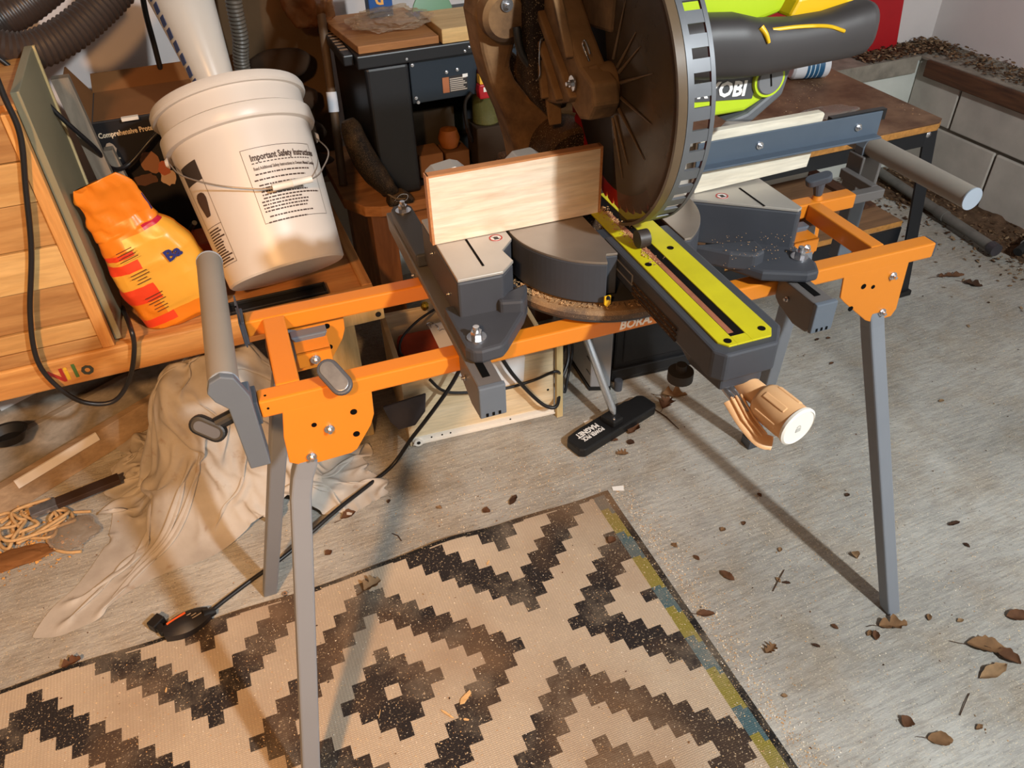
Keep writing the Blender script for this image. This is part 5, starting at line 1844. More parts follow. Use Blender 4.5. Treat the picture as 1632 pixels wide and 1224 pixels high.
# ------------------------------------------------------------------ table saw on its cart
M_BLKM = paint('black_enamel', (26, 28, 32), 0.4, var=0.08, scale=6)
M_NAVY = paint('blue_black_enamel', (30, 42, 54), 0.38, var=0.06, scale=6)
M_PLY = wood('plywood_shelf', (150, 98, 54), (182, 126, 74), 'x', 1.0, 0.65)
M_PLYL = wood('light_pine_block', (196, 154, 98), (218, 180, 122), 'x', 1.2, 0.55)
ct = thing('shop_cart', 'rough plywood cart carrying the black table saw', 'cart', (0.49, 1.08, 0))
B().prism([(0.215, 0.97), (0.250, 0.905), (0.285, 0.888), (0.33, 0.885), (0.75, 0.885), (0.75, 1.28), (0.215, 1.28)], 'z', 0.415, 0.441).build('cart_top', M_PLY, ct, world=True, bevel=0.002)
for x, y in ((0.29, 0.93), (0.70, 0.93), (0.29, 1.23), (0.70, 1.23)):
    B().box((x - 0.028, y - 0.025, 0.0), (x + 0.028, y + 0.025, 0.415)).build('leg', wood('cart_leg', (110, 70, 40), (140, 92, 54), 'z'), ct, world=True, bevel=0.002)
B().box((0.262, 0.9, 0.10), (0.728, 1.255, 0.12)).build('lower_shelf', M_PLY, ct, world=True) if False else None
B().box((0.318, 0.905, 0.350), (0.672, 0.925, 0.415)).build('stretcher', M_PLY, ct, world=True)

ts = thing('table_saw', 'black benchtop table saw with a red and yellow paddle switch', 'table saw', (0.46, 1.06, 0.4415))
B().prism([(0.300, 0.925), (0.395, 0.925), (0.395, 1.20), (0.285, 1.20)], 'z', 0.4415, 0.735).build('side_cabinet', M_BLKM, ts, world=True, bevel=0.008, seg=3)
B().box((0.395, 0.955, 0.4415), (0.680, 1.20, 0.455)).build('base', M_BLKM, ts, world=True)
B().box((0.395, 1.185, 0.455), (0.680, 1.20, 0.735)).build('back_panel', M_BLKM, ts, world=True)
B().box((0.640, 0.94, 0.455), (0.680, 1.185, 0.735)).build('side_cabinet', M_BLKM, ts, world=True, bevel=0.006)
pn = B().box((0.398, 0.935, 0.642), (0.660, 0.955, 0.735)).build('control_panel', M_NAVY, ts, world=True, bevel=0.002)
B().box((0.285, 0.918, 0.735), (0.690, 1.235, 0.762)).build('saw_table', M_BLKM, ts, world=True, bevel=0.003)
B().box((0.262, 0.945, 0.738), (0.285, 1.23, 0.760)).build('table_wing', M_BLKM, ts, world=True, bevel=0.003)
for i in range(9):
    y = 0.985 + i * 0.024
    B().box((0.265, y, 0.7598), (0.282, y + 0.009, 0.7606)).build('wing_slot', plain('worn_slot', (150, 120, 92), 0.6), ts, world=True)
b = B()
for x, z in ((0.405, 0.725), (0.406, 0.655), (0.565, 0.700), (0.480, 0.700), (0.505, 0.702), (0.41, 0.645)):
    bb = B()
    bolt(bb, (x, 0.935, z), (0, -1, 0), 0.004, 0.002)
    bb.build('bolt', M_ZINC, ts, world=True, smooth=30)
for x, z in ((0.53, 0.750), (0.545, 0.745), (0.52, 0.743), (0.60, 0.752), (0.39, 0.744)):
    bb = B()
    bolt(bb, (x, 0.918, z), (0, -1, 0), 0.003, 0.0015)
    bb.build('bolt', M_ZINC, ts, world=True, smooth=30)
lb = B().box((0.468, 0.9342, 0.655), (0.527, 0.9352, 0.690)).build('warning_label', plain('label_dark', (44, 40, 40), 0.5), ts, world=True)
b = B()
for i in range(7):
    b.box((0.486, 0.9336, 0.6575 + i * 0.0042), (0.525 - (i % 3) * 0.004, 0.9341, 0.6597 + i * 0.0042))
o = b.build('label_lines', plain('label_cream', (190, 180, 168), 0.6), lb, world=True)
o['kind'] = 'stuff'
B().box((0.469, 0.9336, 0.656), (0.484, 0.9341, 0.689)).build('label_block', plain('label_orange', (170, 104, 66), 0.6), lb, world=True)
B().box((0.516, 0.9332, 0.684), (0.528, 0.9338, 0.691)).build('label_tag', M_WHITE, lb, world=True)
swt = B().prism([(0.547, 0.636), (0.575, 0.636), (0.577, 0.655), (0.575, 0.668), (0.547, 0.668), (0.545, 0.655)], 'y', 0.912, 0.935).build('paddle_switch', plain('switch_red', (176, 22, 34), 0.4), ts, world=True, bevel=0.003)
B().box((0.549, 0.914, 0.668), (0.574, 0.934, 0.688)).build('switch_key', plain('switch_yellow', (236, 184, 60), 0.4), swt, world=True, bevel=0.002)
B().box((0.550, 0.920, 0.688), (0.573, 0.935, 0.698)).build('switch_cap', plain('switch_maroon', (120, 20, 30), 0.4), swt, world=True, bevel=0.002)
B().box((0.556, 0.9114, 0.652), (0.564, 0.9119, 0.662)).build('switch_mark', M_WHITE, swt, world=True)
cord([Vector((0.532, 0.928, 0.650)), at(741, 165, Y=0.93), at(744, 200, Y=0.93), at(752, 225, Y=0.97)], 0.0045, 'power_cord', 'black cord hanging below the table saw switch panel')

# offcuts on the saw table
tag(B().prism([(0.293, 0.93), (0.468, 0.93), (0.468, 1.20), (0.270, 1.20)], 'z', 0.7625, 0.778).build('offcut_board', M_PLY, bevel=0.0015), 'orange-brown plywood offcut on the left of the table saw top', 'board')
tag(B().box((0.472, 0.92, 0.7625), (0.58, 1.08, 0.792)).build('offcut_block', M_PLYL, bevel=0.0015), 'pale pine block on the table saw top', 'wood block')
p = at(625, 45, Z=0.785)
crumple('plastic_bag', (p.x, p.y + 0.03, 0.7785), (0.078, 0.060, 0.018), clear('bag_film', (244, 234, 220), (206, 188, 166), 0.20, 0.08, 1.0), 'shiny clear plastic bag on the plywood offcut', 'plastic bag', 6, 5, 0.42)
p = at(510, 28, Z=0.79)
crumple('paper_bag', (0.250, 1.195, 0.7615), (0.055, 0.070, 0.080), clear('brown_film', (222, 180, 140), (150, 108, 72), 0.34, 0.15, 0.8), 'crumpled brown translucent bag left of the table saw top', 'bag', 9, 5, 0.34, 0.45)
b = B().box((0.37, 1.13, 0.7785), (0.425, 1.17, 0.865))
o = tag(b.build('blue_packet', plain('packet_blue', (36, 84, 150), 0.4), bevel=0.002), 'small blue packet with an orange letter behind the plastic bag', 'packet')
text_b('d', 0.04, frame((0.385, 1.1294, 0.806), (1, 0, 0), (0, 0, 1)), 0.0004, bold=0.001).build('lettering', plain('packet_orange', (240, 176, 90), 0.5), o, world=True)
tag(B().prism(arc(0.05, 0, PI, 14), 'y', 0, 0.006, Matrix.Translation((0.53, 1.17, 0.7630)) @ Matrix.Rotation(-0.25, 4, 'X')).build('green_plate', plain('green_plastic', (60, 120, 60), 0.3), bevel=0.001), 'green plastic plate leaning behind the pine block', 'plate')
tag(B().box((0.45, 1.10, 0.7630), (0.50, 1.15, 0.778)).build('blue_pad', plain('pad_blue', (34, 60, 150), 0.5), bevel=0.004), 'small blue pad between plastic bag and pine block', 'pad')

# things standing in the open bay of the table saw
M_JARG = clear('jar_glass', (200, 196, 150), (120, 116, 70), 0.45, 0.08, 0.8)
jr = thing('glass_jar', 'glass jar with a brass lid in the table saw bay', 'jar', (0.585, 0.985, 0.5560))
JM = Matrix.Translation((0.585, 0.985, 0.5560))
B().lathe([(0.0, 0.0), (0.030, 0.0), (0.034, 0.005), (0.034, 0.095), (0.030, 0.105), (0.0, 0.105)], 28, JM @ Matrix.Diagonal((0.95, 0.95, 0.78, 1))).build('glass', M_JARG, jr, world=True, smooth=35)
B().lathe([(0.0, 0.096), (0.033, 0.096), (0.034, 0.092), (0.034, 0.080), (0.031, 0.080)], 28, JM).build('lid', paint('brass_lid', (150, 128, 70), 0.35, 0.8), jr, world=True, smooth=35)
B().box((0.565, 0.9524, 0.500), (0.585, 0.9530, 0.515)).build('jar_label', plain('jar_label', (190, 170, 110), 0.6), jr, world=True) if False else None
for i, (x0, y0, x1, y1, z0, z1, c, lab) in enumerate(((0.405, 0.962, 0.465, 1.03, 0.4555, 0.510, (140, 96, 60), 'small brown cardboard box in the table saw bay, leftmost'),
                                                      (0.475, 0.975, 0.535, 1.04, 0.4555, 0.500, (120, 82, 50), 'small brown cardboard box beside the jar'),
                                                      (0.420, 1.06, 0.530, 1.15, 0.4555, 0.580, (66, 58, 48), 'dark folded bag at the back of the table saw bay'),
                                                      (0.548, 0.950, 0.628, 1.025, 0.4555, 0.5555, (58, 46, 36), 'dark brown carton carrying the glass jar'))):
    o = B().box((x0, y0, z0), (x1, y1, z1)).build('small_carton', paint('carton_%d' % i, c, 0.85, var=0.12, scale=12, spec=0.15), bevel=0.003)
    tag(o, lab, 'bag' if i == 2 else 'carton')
o = tag(B().lathe([(0.0, 0.0), (0.020, 0.004), (0.027, 0.025), (0.020, 0.046), (0.0, 0.05)], 20, Matrix.Translation((0.495, 1.005, 0.5005))).build('orange_ball', plain('ball_orange', (150, 84, 24), 0.6), smooth=60), 'dim orange ball on a small carton in the table saw bay', 'ball')
tag(B().box((0.592, 0.930, 0.4555), (0.636, 0.9485, 0.475)).build('red_tool', plain('tool_red', (150, 26, 34), 0.4), bevel=0.003), 'red tool handle lying right of the glass jar', 'tool')

# dusty black boot lying against the saw cabinet
M_BOOT = dusty('boot_leather', (22, 19, 17), (84, 66, 46), 0.52, 0.85, 24, 0.55, 0.9)
bt = thing('work_boot', 'dusty black boot standing toe-first against the table saw cabinet', 'boot', (0.30, 0.93, 0.442))
pth = [(0.325, 0.8890, 0.470), (0.305, 0.8870, 0.487), (0.285, 0.8910, 0.517), (0.268, 0.8980, 0.552), (0.256, 0.9050, 0.590), (0.250, 0.9120, 0.622), (0.246, 0.9160, 0.638)]
rs = [0.010, 0.026, 0.034, 0.035, 0.032, 0.028, 0.018]
sp2 = smooth_path([Vector(p) for p in pth], 6)
rs2 = np.interp(np.linspace(0, len(rs) - 1, len(sp2)), range(len(rs)), rs).tolist()
B().tube(sp2, rs2, 20, ry=0.8).build('upper', M_BOOT, bt, world=True, smooth=60)
B().tube(smooth_path([(0.350, 0.8760, 0.456), (0.320, 0.8700, 0.462), (0.293, 0.8680, 0.488), (0.272, 0.8720, 0.522)], 5), 0.0024, 6).build('welt', paint('boot_welt', (110, 92, 66), 0.6), bt, world=True, smooth=60)
B().prism([(0.300, 0.4415), (0.360, 0.4415), (0.362, 0.452), (0.340, 0.472), (0.305, 0.470)], 'y', 0.872, 0.904).build('toe_cap', M_BOOT, bt, world=True, bevel=0.006)
b = B().tube(smooth_path([(0.315, 0.8705, 0.458), (0.330, 0.8695, 0.470), (0.346, 0.8705, 0.466), (0.340, 0.8700, 0.454), (0.318, 0.8705, 0.456)], 6), 0.0012, 6)
b.build('wire_loop', M_ZINC, bt, world=True, smooth=60)
# upright pole with a white tag and a folded dark bag by the wall
pp = [at(520, 60, Y=1.12), at(545, 190, Y=1.06), at(552, 215, Y=1.05)]
pl_ = thing('pole', 'thin brown pole with a white paper tag left of the table saw', 'pole', (0.245, 1.05, 0.4415))
top, bot = at(505, -30, Y=1.16), Vector((0.232, 1.04, 0.4415))
B().cyl(top, bot, 0.010, 12).build('shaft', paint('brown_pole', (96, 74, 52), 0.6), pl_, world=True, smooth=40)
a_, c_ = top.lerp(bot, 0.52), top.lerp(bot, 0.62)
B().cyl(a_, c_, 0.0125, 12).build('paper_tag', plain('tag_white', (216, 220, 228), 0.6), pl_, world=True, smooth=40)
# folded dark brown sacks behind the pail
M_SACK = paint('dark_sack', (58, 43, 31), 0.85, var=0.2, scale=14, spec=0.15)
for i in range(4):
    z0 = 0.3965 + i * 0.085
    o = crumple('folded_sack', (0.172 - i * 0.004, 1.205, z0), (0.070, 0.038, 0.036), M_SACK, 'folded dark brown sack behind the pail, ' + ('bottom', 'second from bottom', 'third from bottom', 'top')[i] + ' of the pile', 'sack', 20 + i, 3, 0.10)
    o['group'] = 'dark sacks piled behind the pail'

# tall dark brown board added to darken the pale wall behind the sacks
b = B()
b.hexa([(0.04, 1.262, 0.4003), (0.262, 1.262, 0.4003), (0.262, 1.272, 0.4003), (0.04, 1.272, 0.4003), (0.05, 1.285, 1.05), (0.30, 1.285, 1.05), (0.30, 1.293, 1.05), (0.05, 1.293, 1.05)])
tag(b.build('darkening_panel', paint('dark_brown_panel', (92, 70, 48), 0.8, var=0.2, scale=5, spec=0.15)), 'tall dark brown panel added to darken the wall behind the sacks', 'panel')

# ------------------------------------------------------------------ bench on the right
M_CHIP = dusty('dusty_bench_top', (92, 64, 46), (150, 118, 92), 0.50, 0.95, 9, 0.6, 0.5, speck=False)
M_CHIPE = paint('chipboard_edge', (176, 124, 66), 0.8, var=0.25, scale=80, spec=0.15, bump=0.3)
bn = thing('work_bench', 'low workbench with stained wooden top and black steel frame by the block wall', 'workbench', (1.24, 0.90, 0))
B().prism([(1.02, 0.625), (1.645, 0.625), (1.668, 0.640), (1.690, 1.18), (1.02, 1.18)], 'z', 0.497, 0.501).build('bench_top', M_CHIP, bn, world=True)
B().prism([(1.02, 0.625), (1.645, 0.625), (1.668, 0.640), (1.690, 1.18), (1.02, 1.18)], 'z', 0.479, 0.497).build('top_edge', M_CHIPE, bn, world=True, bevel=0.002)
for x, y, fx, fy in ((1.652, 0.650, 1.682, 0.600), (1.06, 0.650, 1.045, 0.620), (1.660, 1.15, 1.685, 1.18), (1.06, 1.15, 1.04, 1.18)):
    sx = 1 if x > 1.2 else -1
    lg = B().bar((fx, fy, 0.001), (x, y, 0.478), 0.040, 0.006, up=(0, 1, 0))
    lg.bar((fx + sx * 0.019, fy + 0.016, 0.001), (x + sx * 0.019, y + 0.016, 0.478), 0.004, 0.034, up=(0, 1, 0))
    l_ = lg.build('leg', M_BLKM, bn, world=True)
    if x > 1.2 and y < 1:
        B().box((fx - 0.024, fy - 0.010, 0.0), (fx + 0.026, fy + 0.034, 0.016)).build('leg_foot', M_BLACK, l_, world=True, bevel=0.002)
        for t in (0.26, 0.30):
            c = Vector((fx, fy, 0)).lerp(Vector((x, y, 0.478)), t)
            bb = B()
            bb.lathe([(0.0, 0.003), (0.005, 0.0025), (0.008, 0.0)], 14, Matrix.Translation((c.x + 0.004, c.y - 0.0032, c.z)) @ Matrix.Rotation(PI / 2, 4, 'X'))
            bb.build('rivet', M_ZINC, l_, world=True, smooth=60)
        c = Vector((fx, fy, 0)).lerp(Vector((x, y, 0.478)), 0.965)
        bb = B()
        bb.lathe([(0.0, 0.003), (0.005, 0.0025), (0.008, 0.0)], 14, Matrix.Translation((c.x - 0.008, c.y - 0.0032, c.z)) @ Matrix.Rotation(PI / 2, 4, 'X'))
        bb.build('rivet', M_ZINC, l_, world=True, smooth=60)
B().box((1.082, 0.640, 0.435), (1.632, 0.645, 0.479)).build('front_rail', M_BLKM, bn, world=True)
B().box((1.082, 1.150, 0.435), (1.632, 1.155, 0.479)).build('rear_rail', M_BLKM, bn, world=True)
B().box((1.655, 0.668, 0.435), (1.660, 1.135, 0.479)).build('side_rail', M_BLKM, bn, world=True)
B().box((1.08, 0.640, 0.150), (1.648, 0.645, 0.205)).build('lower_rail', M_BLKM, bn, world=True)
B().box((1.08, 0.646, 0.205), (1.650, 1.12, 0.222)).build('lower_shelf', wood('lower_shelf_wood', (112, 82, 58), (150, 112, 78), 'x', 0.7, 0.7), bn, world=True, bevel=0.001)
B().box((1.08, 0.6445, 0.206), (1.650, 0.6462, 0.2215)).build('shelf_edge', M_CHIPE, bn, world=True)
B().hexa([tuple(at(*p, Z=0.2235)) for p in ((1395, 318), (1402, 313), (1404, 311), (1397, 316))] + [tuple(at(*p, Z=0.36)) for p in ((1330, 235), (1337, 230), (1339, 228), (1332, 233))]) if False else None
tag(B().box((1.30, 0.98, 0.2225), (1.60, 1.00, 0.40)).build('panel_scrap', M_LOWWALL), 'pale panel leaning on the bench lower shelf', 'panel')
tag(B().box((1.60, 0.74, 0.2225), (1.64, 1.06, 0.232)).build('wood_strip', M_SILL), 'reddish wood strip lying on the bench lower shelf', 'wood strip')
# can on the bench
cn = at(1284, 124, Z=0.502)
ca = thing('paint_can', 'white and blue printed can lying on the bench top behind the saw grip', 'can', (cn.x, cn.y, 0.5015))
r_ = 0.036
p0_ = Vector((cn.x - 0.05, cn.y + 0.015, 0.5015 + r_))
p1_ = Vector((cn.x + 0.05, cn.y - 0.015, 0.5015 + r_))
B().tube([p0_, p0_.lerp(p1_, 0.06), p0_.lerp(p1_, 0.94), p1_], [r_ * 0.85, r_, r_, r_ * 0.9], 24).build('can_body', plain('can_white', (214, 214, 218), 0.35), ca, world=True, smooth=40)
B().tube([p0_.lerp(p1_, 0.35), p0_.lerp(p1_, 0.82)], r_ * 1.008, 24, cap=False).build('can_label', plain('can_blue', (36, 86, 122), 0.4), ca, world=True, smooth=40)
for i in range(3):
    a_ = p0_.lerp(p1_, 0.42 + i * 0.12)
    B().tube([a_, a_.lerp(p1_, 0.06)], r_ * 1.014, 24, cap=False).build('label_band', plain('can_band', (190, 206, 216), 0.4), ca, world=True, smooth=40)
# clear film on the bench top and spilled dust
p = at(1320, 180, Z=0.502)
crumple('film_scrap', (p.x, p.y, 0.5012), (0.085, 0.035, 0.003), M_CLEAR, 'flat clear film scrap on the bench top behind the angle rail', 'film', 31, 4, 0.3)
sp = []
for _ in range(900):
    x, y = random.uniform(1.15, 1.67), random.uniform(0.64, 1.15)
    if mnoise.noise(Vector((x * 6, y * 6, 2))) < 0.05:
        continue
    sp.append((x, y, 0.5012, random.uniform(0.0008, 0.003), random.uniform(0.2, 0.7), 0.1))
flakes(sp, [M_SDUST, paint('pale_dust', (206, 184, 156), 0.95, spec=0.05)], 'bench_dust', 'sawdust scattered over the bench top')

# ------------------------------------------------------------------ drawer box on the floor
M_BIRCH = wood('birch_panel', (222, 198, 158), (236, 216, 182), 'x', 1.2, 0.5)
M_BIRCHY = wood('birch_panel_side', (206, 170, 120), (222, 192, 146), 'y', 1.2, 0.5)
dang = math.atan2(0.532 - 0.561, 0.56 - 0.211)
dbx = thing('drawer_box', 'birch drawer box with a white metal slide standing on the floor under the saw', 'drawer', (0.211, 0.561, 0.0), dang)
W, Dp, Hh = 0.350, 0.280, 0.190
B().box((0.0, 0.0, 0.0), (W, 0.012, Hh)).build('front_side', M_BIRCH, dbx, bevel=0.001)
B().box((0.0, Dp - 0.012, 0.0), (W, Dp, Hh)).build('rear_side', M_BIRCH, dbx, bevel=0.001)
B().box((0.0, 0.012, 0.0), (0.012, Dp - 0.012, Hh)).build('end_side', M_BIRCHY, dbx, bevel=0.001)
B().box((W - 0.012, 0.012, 0.0), (W, Dp - 0.012, Hh)).build('end_side', M_BIRCHY, dbx, bevel=0.001)
B().box((0.012, 0.012, 0.008), (W - 0.012, Dp - 0.012, 0.014)).build('drawer_bottom', M_BIRCH, dbx)
sl = B().box((0.006, -0.004, 0.012), (W, 0.0, 0.026)).box((0.006, -0.010, 0.010), (W, 0.0, 0.0125)).build('drawer_slide', plain('slide_white', (226, 220, 210), 0.4), dbx)
B().cyl((0.018, -0.0105, 0.016), (0.018, -0.004, 0.016), 0.0105, 20).build('slide_roller', M_CREAM, sl, smooth=40)
B().cyl((0.018, -0.0112, 0.016), (0.018, -0.0105, 0.016), 0.0045, 12).build('roller_pin', M_BLACK, sl)
for x in (0.05, 0.075, 0.095, 0.24):
    B().cyl((x, -0.0045, 0.019), (x, -0.0039, 0.019), 0.0022, 8).build('slide_hole', M_HOLE, sl)
for x, z in ((0.008, 0.075), (0.335, 0.080)):
    B().cyl((x, -0.0005, z), (x, 0.001, z), 0.003, 10).build('screw_hole', M_HOLE, dbx)
Wd = ORIG[dbx.name]


def inbox(x, y, z):
    return Wd @ Vector((x, y, z))


tag(B().hexa([inbox(0.02, 0.10, 0.0145), inbox(0.14, 0.10, 0.0145), inbox(0.14, 0.26, 0.0145), inbox(0.02, 0.26, 0.0145), inbox(0.03, 0.11, 0.13), inbox(0.13, 0.11, 0.13), inbox(0.13, 0.25, 0.145), inbox(0.03, 0.25, 0.145)]).build('red_pouch', paint('dull_red_cloth', (172, 70, 46), 0.8, var=0.2, scale=16), bevel=0.012), 'dull red pouch lying in the left half of the drawer box', 'pouch')
pc = inbox(0.185, 0.20, 0.0145)
crumple('tool_tangle', (pc.x, pc.y, 0.0145), (0.036, 0.042, 0.062), paint('dark_tool', (46, 42, 44), 0.4, 0.4), 'dark tangle of tools behind the red pouch in the drawer box', 'tools', 41, 4, 0.45)
chn = thing('steel_chain', 'short shiny steel chain draped over the dark tools in the drawer box', 'chain', inbox(0.16, 0.13, 0.13))
base_c = at(695, 527, Z=0.19)
for i in range(7):
    c = base_c + Vector((0.006 * i - 0.01, -0.010 * i + 0.012, -0.003 * i + 0.006 + 0.008))
    Mq = Matrix.Translation(c) @ Matrix.Rotation(0.8 * i, 4, 'Y') @ Matrix.Rotation(PI / 2 * (i % 2), 4, 'X')
    ring = [Mq @ Vector((0.0085 * math.cos(2 * PI * j / 14), 0.0060 * math.sin(2 * PI * j / 14), 0)) for j in range(14)]
    B().tube(ring, 0.0016, 6, closed=True).build('chain_link', M_ZINC, chn, world=True, smooth=60)
o = tag(B().lathe([(0.0, 0.012), (0.008, 0.010), (0.010, 0.0), (0.008, -0.010), (0.0, -0.012)], 8, Matrix.Translation(at(677, 488, Z=0.235)) @ Matrix.Rotation(0.6, 4, 'X')).build('brass_fitting', paint('brass', (206, 176, 70), 0.25, 0.9)), 'small brass hose fitting glinting left of the saw bracket', 'fitting')
b = B()
pA = [inbox(0.11, -0.001, 0.1912), inbox(0.28, -0.001, 0.1912), inbox(0.245, 0.18, 0.205), inbox(0.10, 0.18, 0.200)]
b.add(pA + [p + Vector((0, 0, 0.0008)) for p in pA], [(3, 2, 1, 0), (4, 5, 6, 7), (0, 1, 5, 4), (1, 2, 6, 5), (2, 3, 7, 6), (3, 0, 4, 7)])
pA2 = [inbox(0.20, -0.0025, 0.120), inbox(0.275, -0.0025, 0.125), inbox(0.28, -0.0015, 0.1915), inbox(0.11, -0.0015, 0.1915)]
b.add(pA2 + [p + Vector((0, -0.0008, 0)) for p in pA2], [(0, 1, 2, 3), (7, 6, 5, 4), (0, 4, 5, 1), (1, 5, 6, 2), (2, 6, 7, 3), (3, 7, 4, 0)])
tag(b.build('paper_sheet', plain('paper_white', (236, 232, 230), 0.7)), 'white paper sheet folded over the front of the drawer box', 'paper')
o = tag(B().bar(inbox(0.235, 0.10, 0.155), inbox(0.305, 0.15, 0.165), 0.02, 0.014).build('pliers', plain('pliers_red', (186, 40, 46), 0.4), bevel=0.004), 'red handled pliers lying in the drawer box under the scale ring', 'pliers')
B().bar(inbox(0.305, 0.15, 0.165), inbox(0.325, 0.165, 0.168), 0.014, 0.008).build('pliers_jaw', paint('dark_steel', (80, 80, 84), 0.35, 0.8), o, world=True)
pc = inbox(0.27, 0.13, 0.0145)
crumple('rag', (pc.x, pc.y, 0.0145), (0.05, 0.07, 0.066), paint('blue_rag', (52, 66, 118), 0.85, var=0.4, scale=30), 'blue patterned rag under the red pliers in the drawer box', 'rag', 44, 4, 0.25)
# curved dark grey cover leaning on the drawer's left corner
pts = [(0.0, 0.0), (0.045, 0.0), (0.075, 0.03), (0.085, 0.07), (0.070, 0.125), (0.0, 0.125)]
Mcv = frame(at(648, 664, Y=0.545), (0.96, -0.06, 0.25), (-0.30, 0.03, 0.95))
cvp = [(-0.038, 0.0), (0.0, -0.002), (0.030, 0.028), (0.042, 0.075), (-0.055, 0.075), (-0.050, 0.03)]
tag(B().prism(cvp, 'z', 0.0, 0.006, Matrix.Translation((0.002, -0.004, 0)) @ frame((0.222, 0.546, 0.084), (0.985, -0.08, 0.12), (-0.12, 0.02, 0.98))).build('plastic_cover', paint('dark_grey_cover', (62, 58, 64), 0.5), bevel=0.002), 'curved dark grey plastic cover against the drawer box left corner', 'cover')
# standing batten at the right end of the drawer
pb_ = Vector((0.567, 0.528, 0.0))
tag(B().hexa([pb_ + Vector(q) for q in ((-0.006, -0.012, 0), (0.010, -0.012, 0), (0.010, 0.0, 0), (-0.006, 0.0, 0), (-0.008, -0.010, 0.215), (0.008, -0.010, 0.215), (0.008, 0.002, 0.215), (-0.008, 0.002, 0.215))]).build('batten', M_FIR, bevel=0.001), 'thin pale batten standing at the right end of the drawer box', 'batten')

# ------------------------------------------------------------------ bin, grey case and magnet sweeper
M_BIN = paint('black_bin', (22, 23, 26), 0.42, var=0.1, scale=10)
bnx = thing('storage_bin', 'black plastic storage bin on the floor under the saw', 'storage bin', (0.86, 0.70, 0))
bpts = [(0.742, 0.578), (0.985, 0.560), (1.000, 0.80), (0.757, 0.82)]
b = B()
z0_, z1_ = 0.0, 0.222
inset = [(0.742, 0.578), (0.985, 0.560), (1.000, 0.80), (0.757, 0.82)]
b.prism(inset, 'z', 0.0, 0.215)
b.build('bin_body', M_BIN, bnx, world=True, bevel=0.006)
B().prism([(0.732, 0.569), (0.992, 0.549), (1.010, 0.81), (0.748, 0.83)], 'z', 0.200, 0.224).build('bin_lid', M_BIN, bnx, world=True, bevel=0.004)
B().prism([(0.734, 0.570), (0.990, 0.551), (0.992, 0.566), (0.736, 0.585)], 'z', 0.018, 0.048).build('bin_foot_rim', M_BIN, bnx, world=True, bevel=0.003)
B().prism([(0.764, 0.5735), (0.965, 0.5585), (0.966, 0.5685), (0.765, 0.5835)], 'z', 0.060, 0.185).build('bin_panel', M_BIN, bnx, world=True, bevel=0.004)
for x, y in ((0.748, 0.556),):
    B().tube([(x - 0.004, y - 0.004, 0.0), (x - 0.004, y - 0.004, 0.03)], 0.010, 12).build('bin_castor', M_DGREY, bnx, world=True, smooth=40)
B().tube([(0.732, 0.580, 0.03), (0.734, 0.580, 0.21)], 0.006, 10).build('bin_post', M_BIN, bnx, world=True, smooth=40)
gc = thing('metal_case', 'light grey metal case standing between drawer box and black bin', 'case', (0.70, 0.62, 0))
b = B().prism([(0.678, 0.575), (0.724, 0.556), (0.730, 0.68), (0.686, 0.70)], 'z', 0.012, 0.235)
b.build('case_body', paint('light_grey_metal', (156, 158, 162), 0.45, 0.2, var=0.04), gc, world=True, bevel=0.003)
for z in (0.05, 0.09, 0.13, 0.17):
    B().hexa([(0.6765, 0.580, z), (0.6775, 0.5755, z), (0.679, 0.60, z), (0.678, 0.60, z), (0.6765, 0.580, z + 0.003), (0.6775, 0.5755, z + 0.003), (0.679, 0.60, z + 0.003), (0.678, 0.60, z + 0.003)]).build('case_groove', M_DGREY, gc, world=True)
B().prism([(0.676, 0.577), (0.726, 0.557), (0.732, 0.68), (0.684, 0.70)], 'z', 0.0, 0.012).build('case_foot', M_BLACK, gc, world=True)

mg = thing('magnet_sweeper', 'black magnetic sweeper bar with white lettering and a silver pole', 'magnet sweeper', (0.66, 0.43, 0))
mdir = Vector((0.777 - 0.546, 0.462 - 0.392, 0)).normalized()
mc = Vector((0.6615, 0.427, 0.0))
MG = frame(mc, mdir, Vector((-mdir.y, mdir.x, 0)))
hl, hw_ = 0.123, 0.030
po = [(-hl, -hw_ + 0.010), (-hl + 0.010, -hw_), (hl - 0.010, -hw_), (hl, -hw_ + 0.010), (hl, hw_ - 0.010), (hl - 0.012, hw_), (hl - 0.040, hw_), (hl - 0.05, hw_ + 0.004), (-hl + 0.05, hw_ + 0.004), (-hl + 0.010, hw_), (-hl, hw_ - 0.010)]
mb = B().prism(po, 'z', 0.002, 0.026, MG).build('magnet_bar', M_BLACK, mg, world=True, bevel=0.004)
text_b('POWER PICK', 0.0165, MG @ Matrix.Translation((-0.032, 0.003, 0.0262)) @ Matrix.Rotation(PI, 4, 'Z'), 0.0002, bold=0.0006, squeeze=0.66).build('lettering', M_WHITE, mb, world=True)
text_b('MAGNET', 0.0205, MG @ Matrix.Translation((-0.034, 0.021, 0.0262)) @ Matrix.Rotation(PI, 4, 'Z'), 0.0002, bold=0.0008, squeeze=0.78).build('lettering', M_WHITE, mb, world=True)
B().prism([(-0.016, -0.02), (0.016, -0.02), (0.020, 0.02), (-0.020, 0.02)], 'z', 0.026, 0.044, MG).build('pole_bracket', M_BLACK, mg, world=True, bevel=0.004)
q = B()
bolt(q, MG @ Vector((-0.008, -0.012, 0.044)), (0, 0, 1), 0.0035, 0.002)
q.build('bolt', M_ZINC, mg, world=True, smooth=30)
foot = Vector((0.668, 0.430, 0.040))
topv = at(938, 548, Y=0.535)
topv = foot + (topv - foot) * 1.85
B().tube([foot, foot.lerp(topv, 0.02), foot.lerp(topv, 0.05), topv], [0.003, 0.006, 0.0095, 0.0095], 16).build('pole', paint('silver_pole', (196, 202, 208), 0.25, 0.75), mg, world=True, smooth=40)

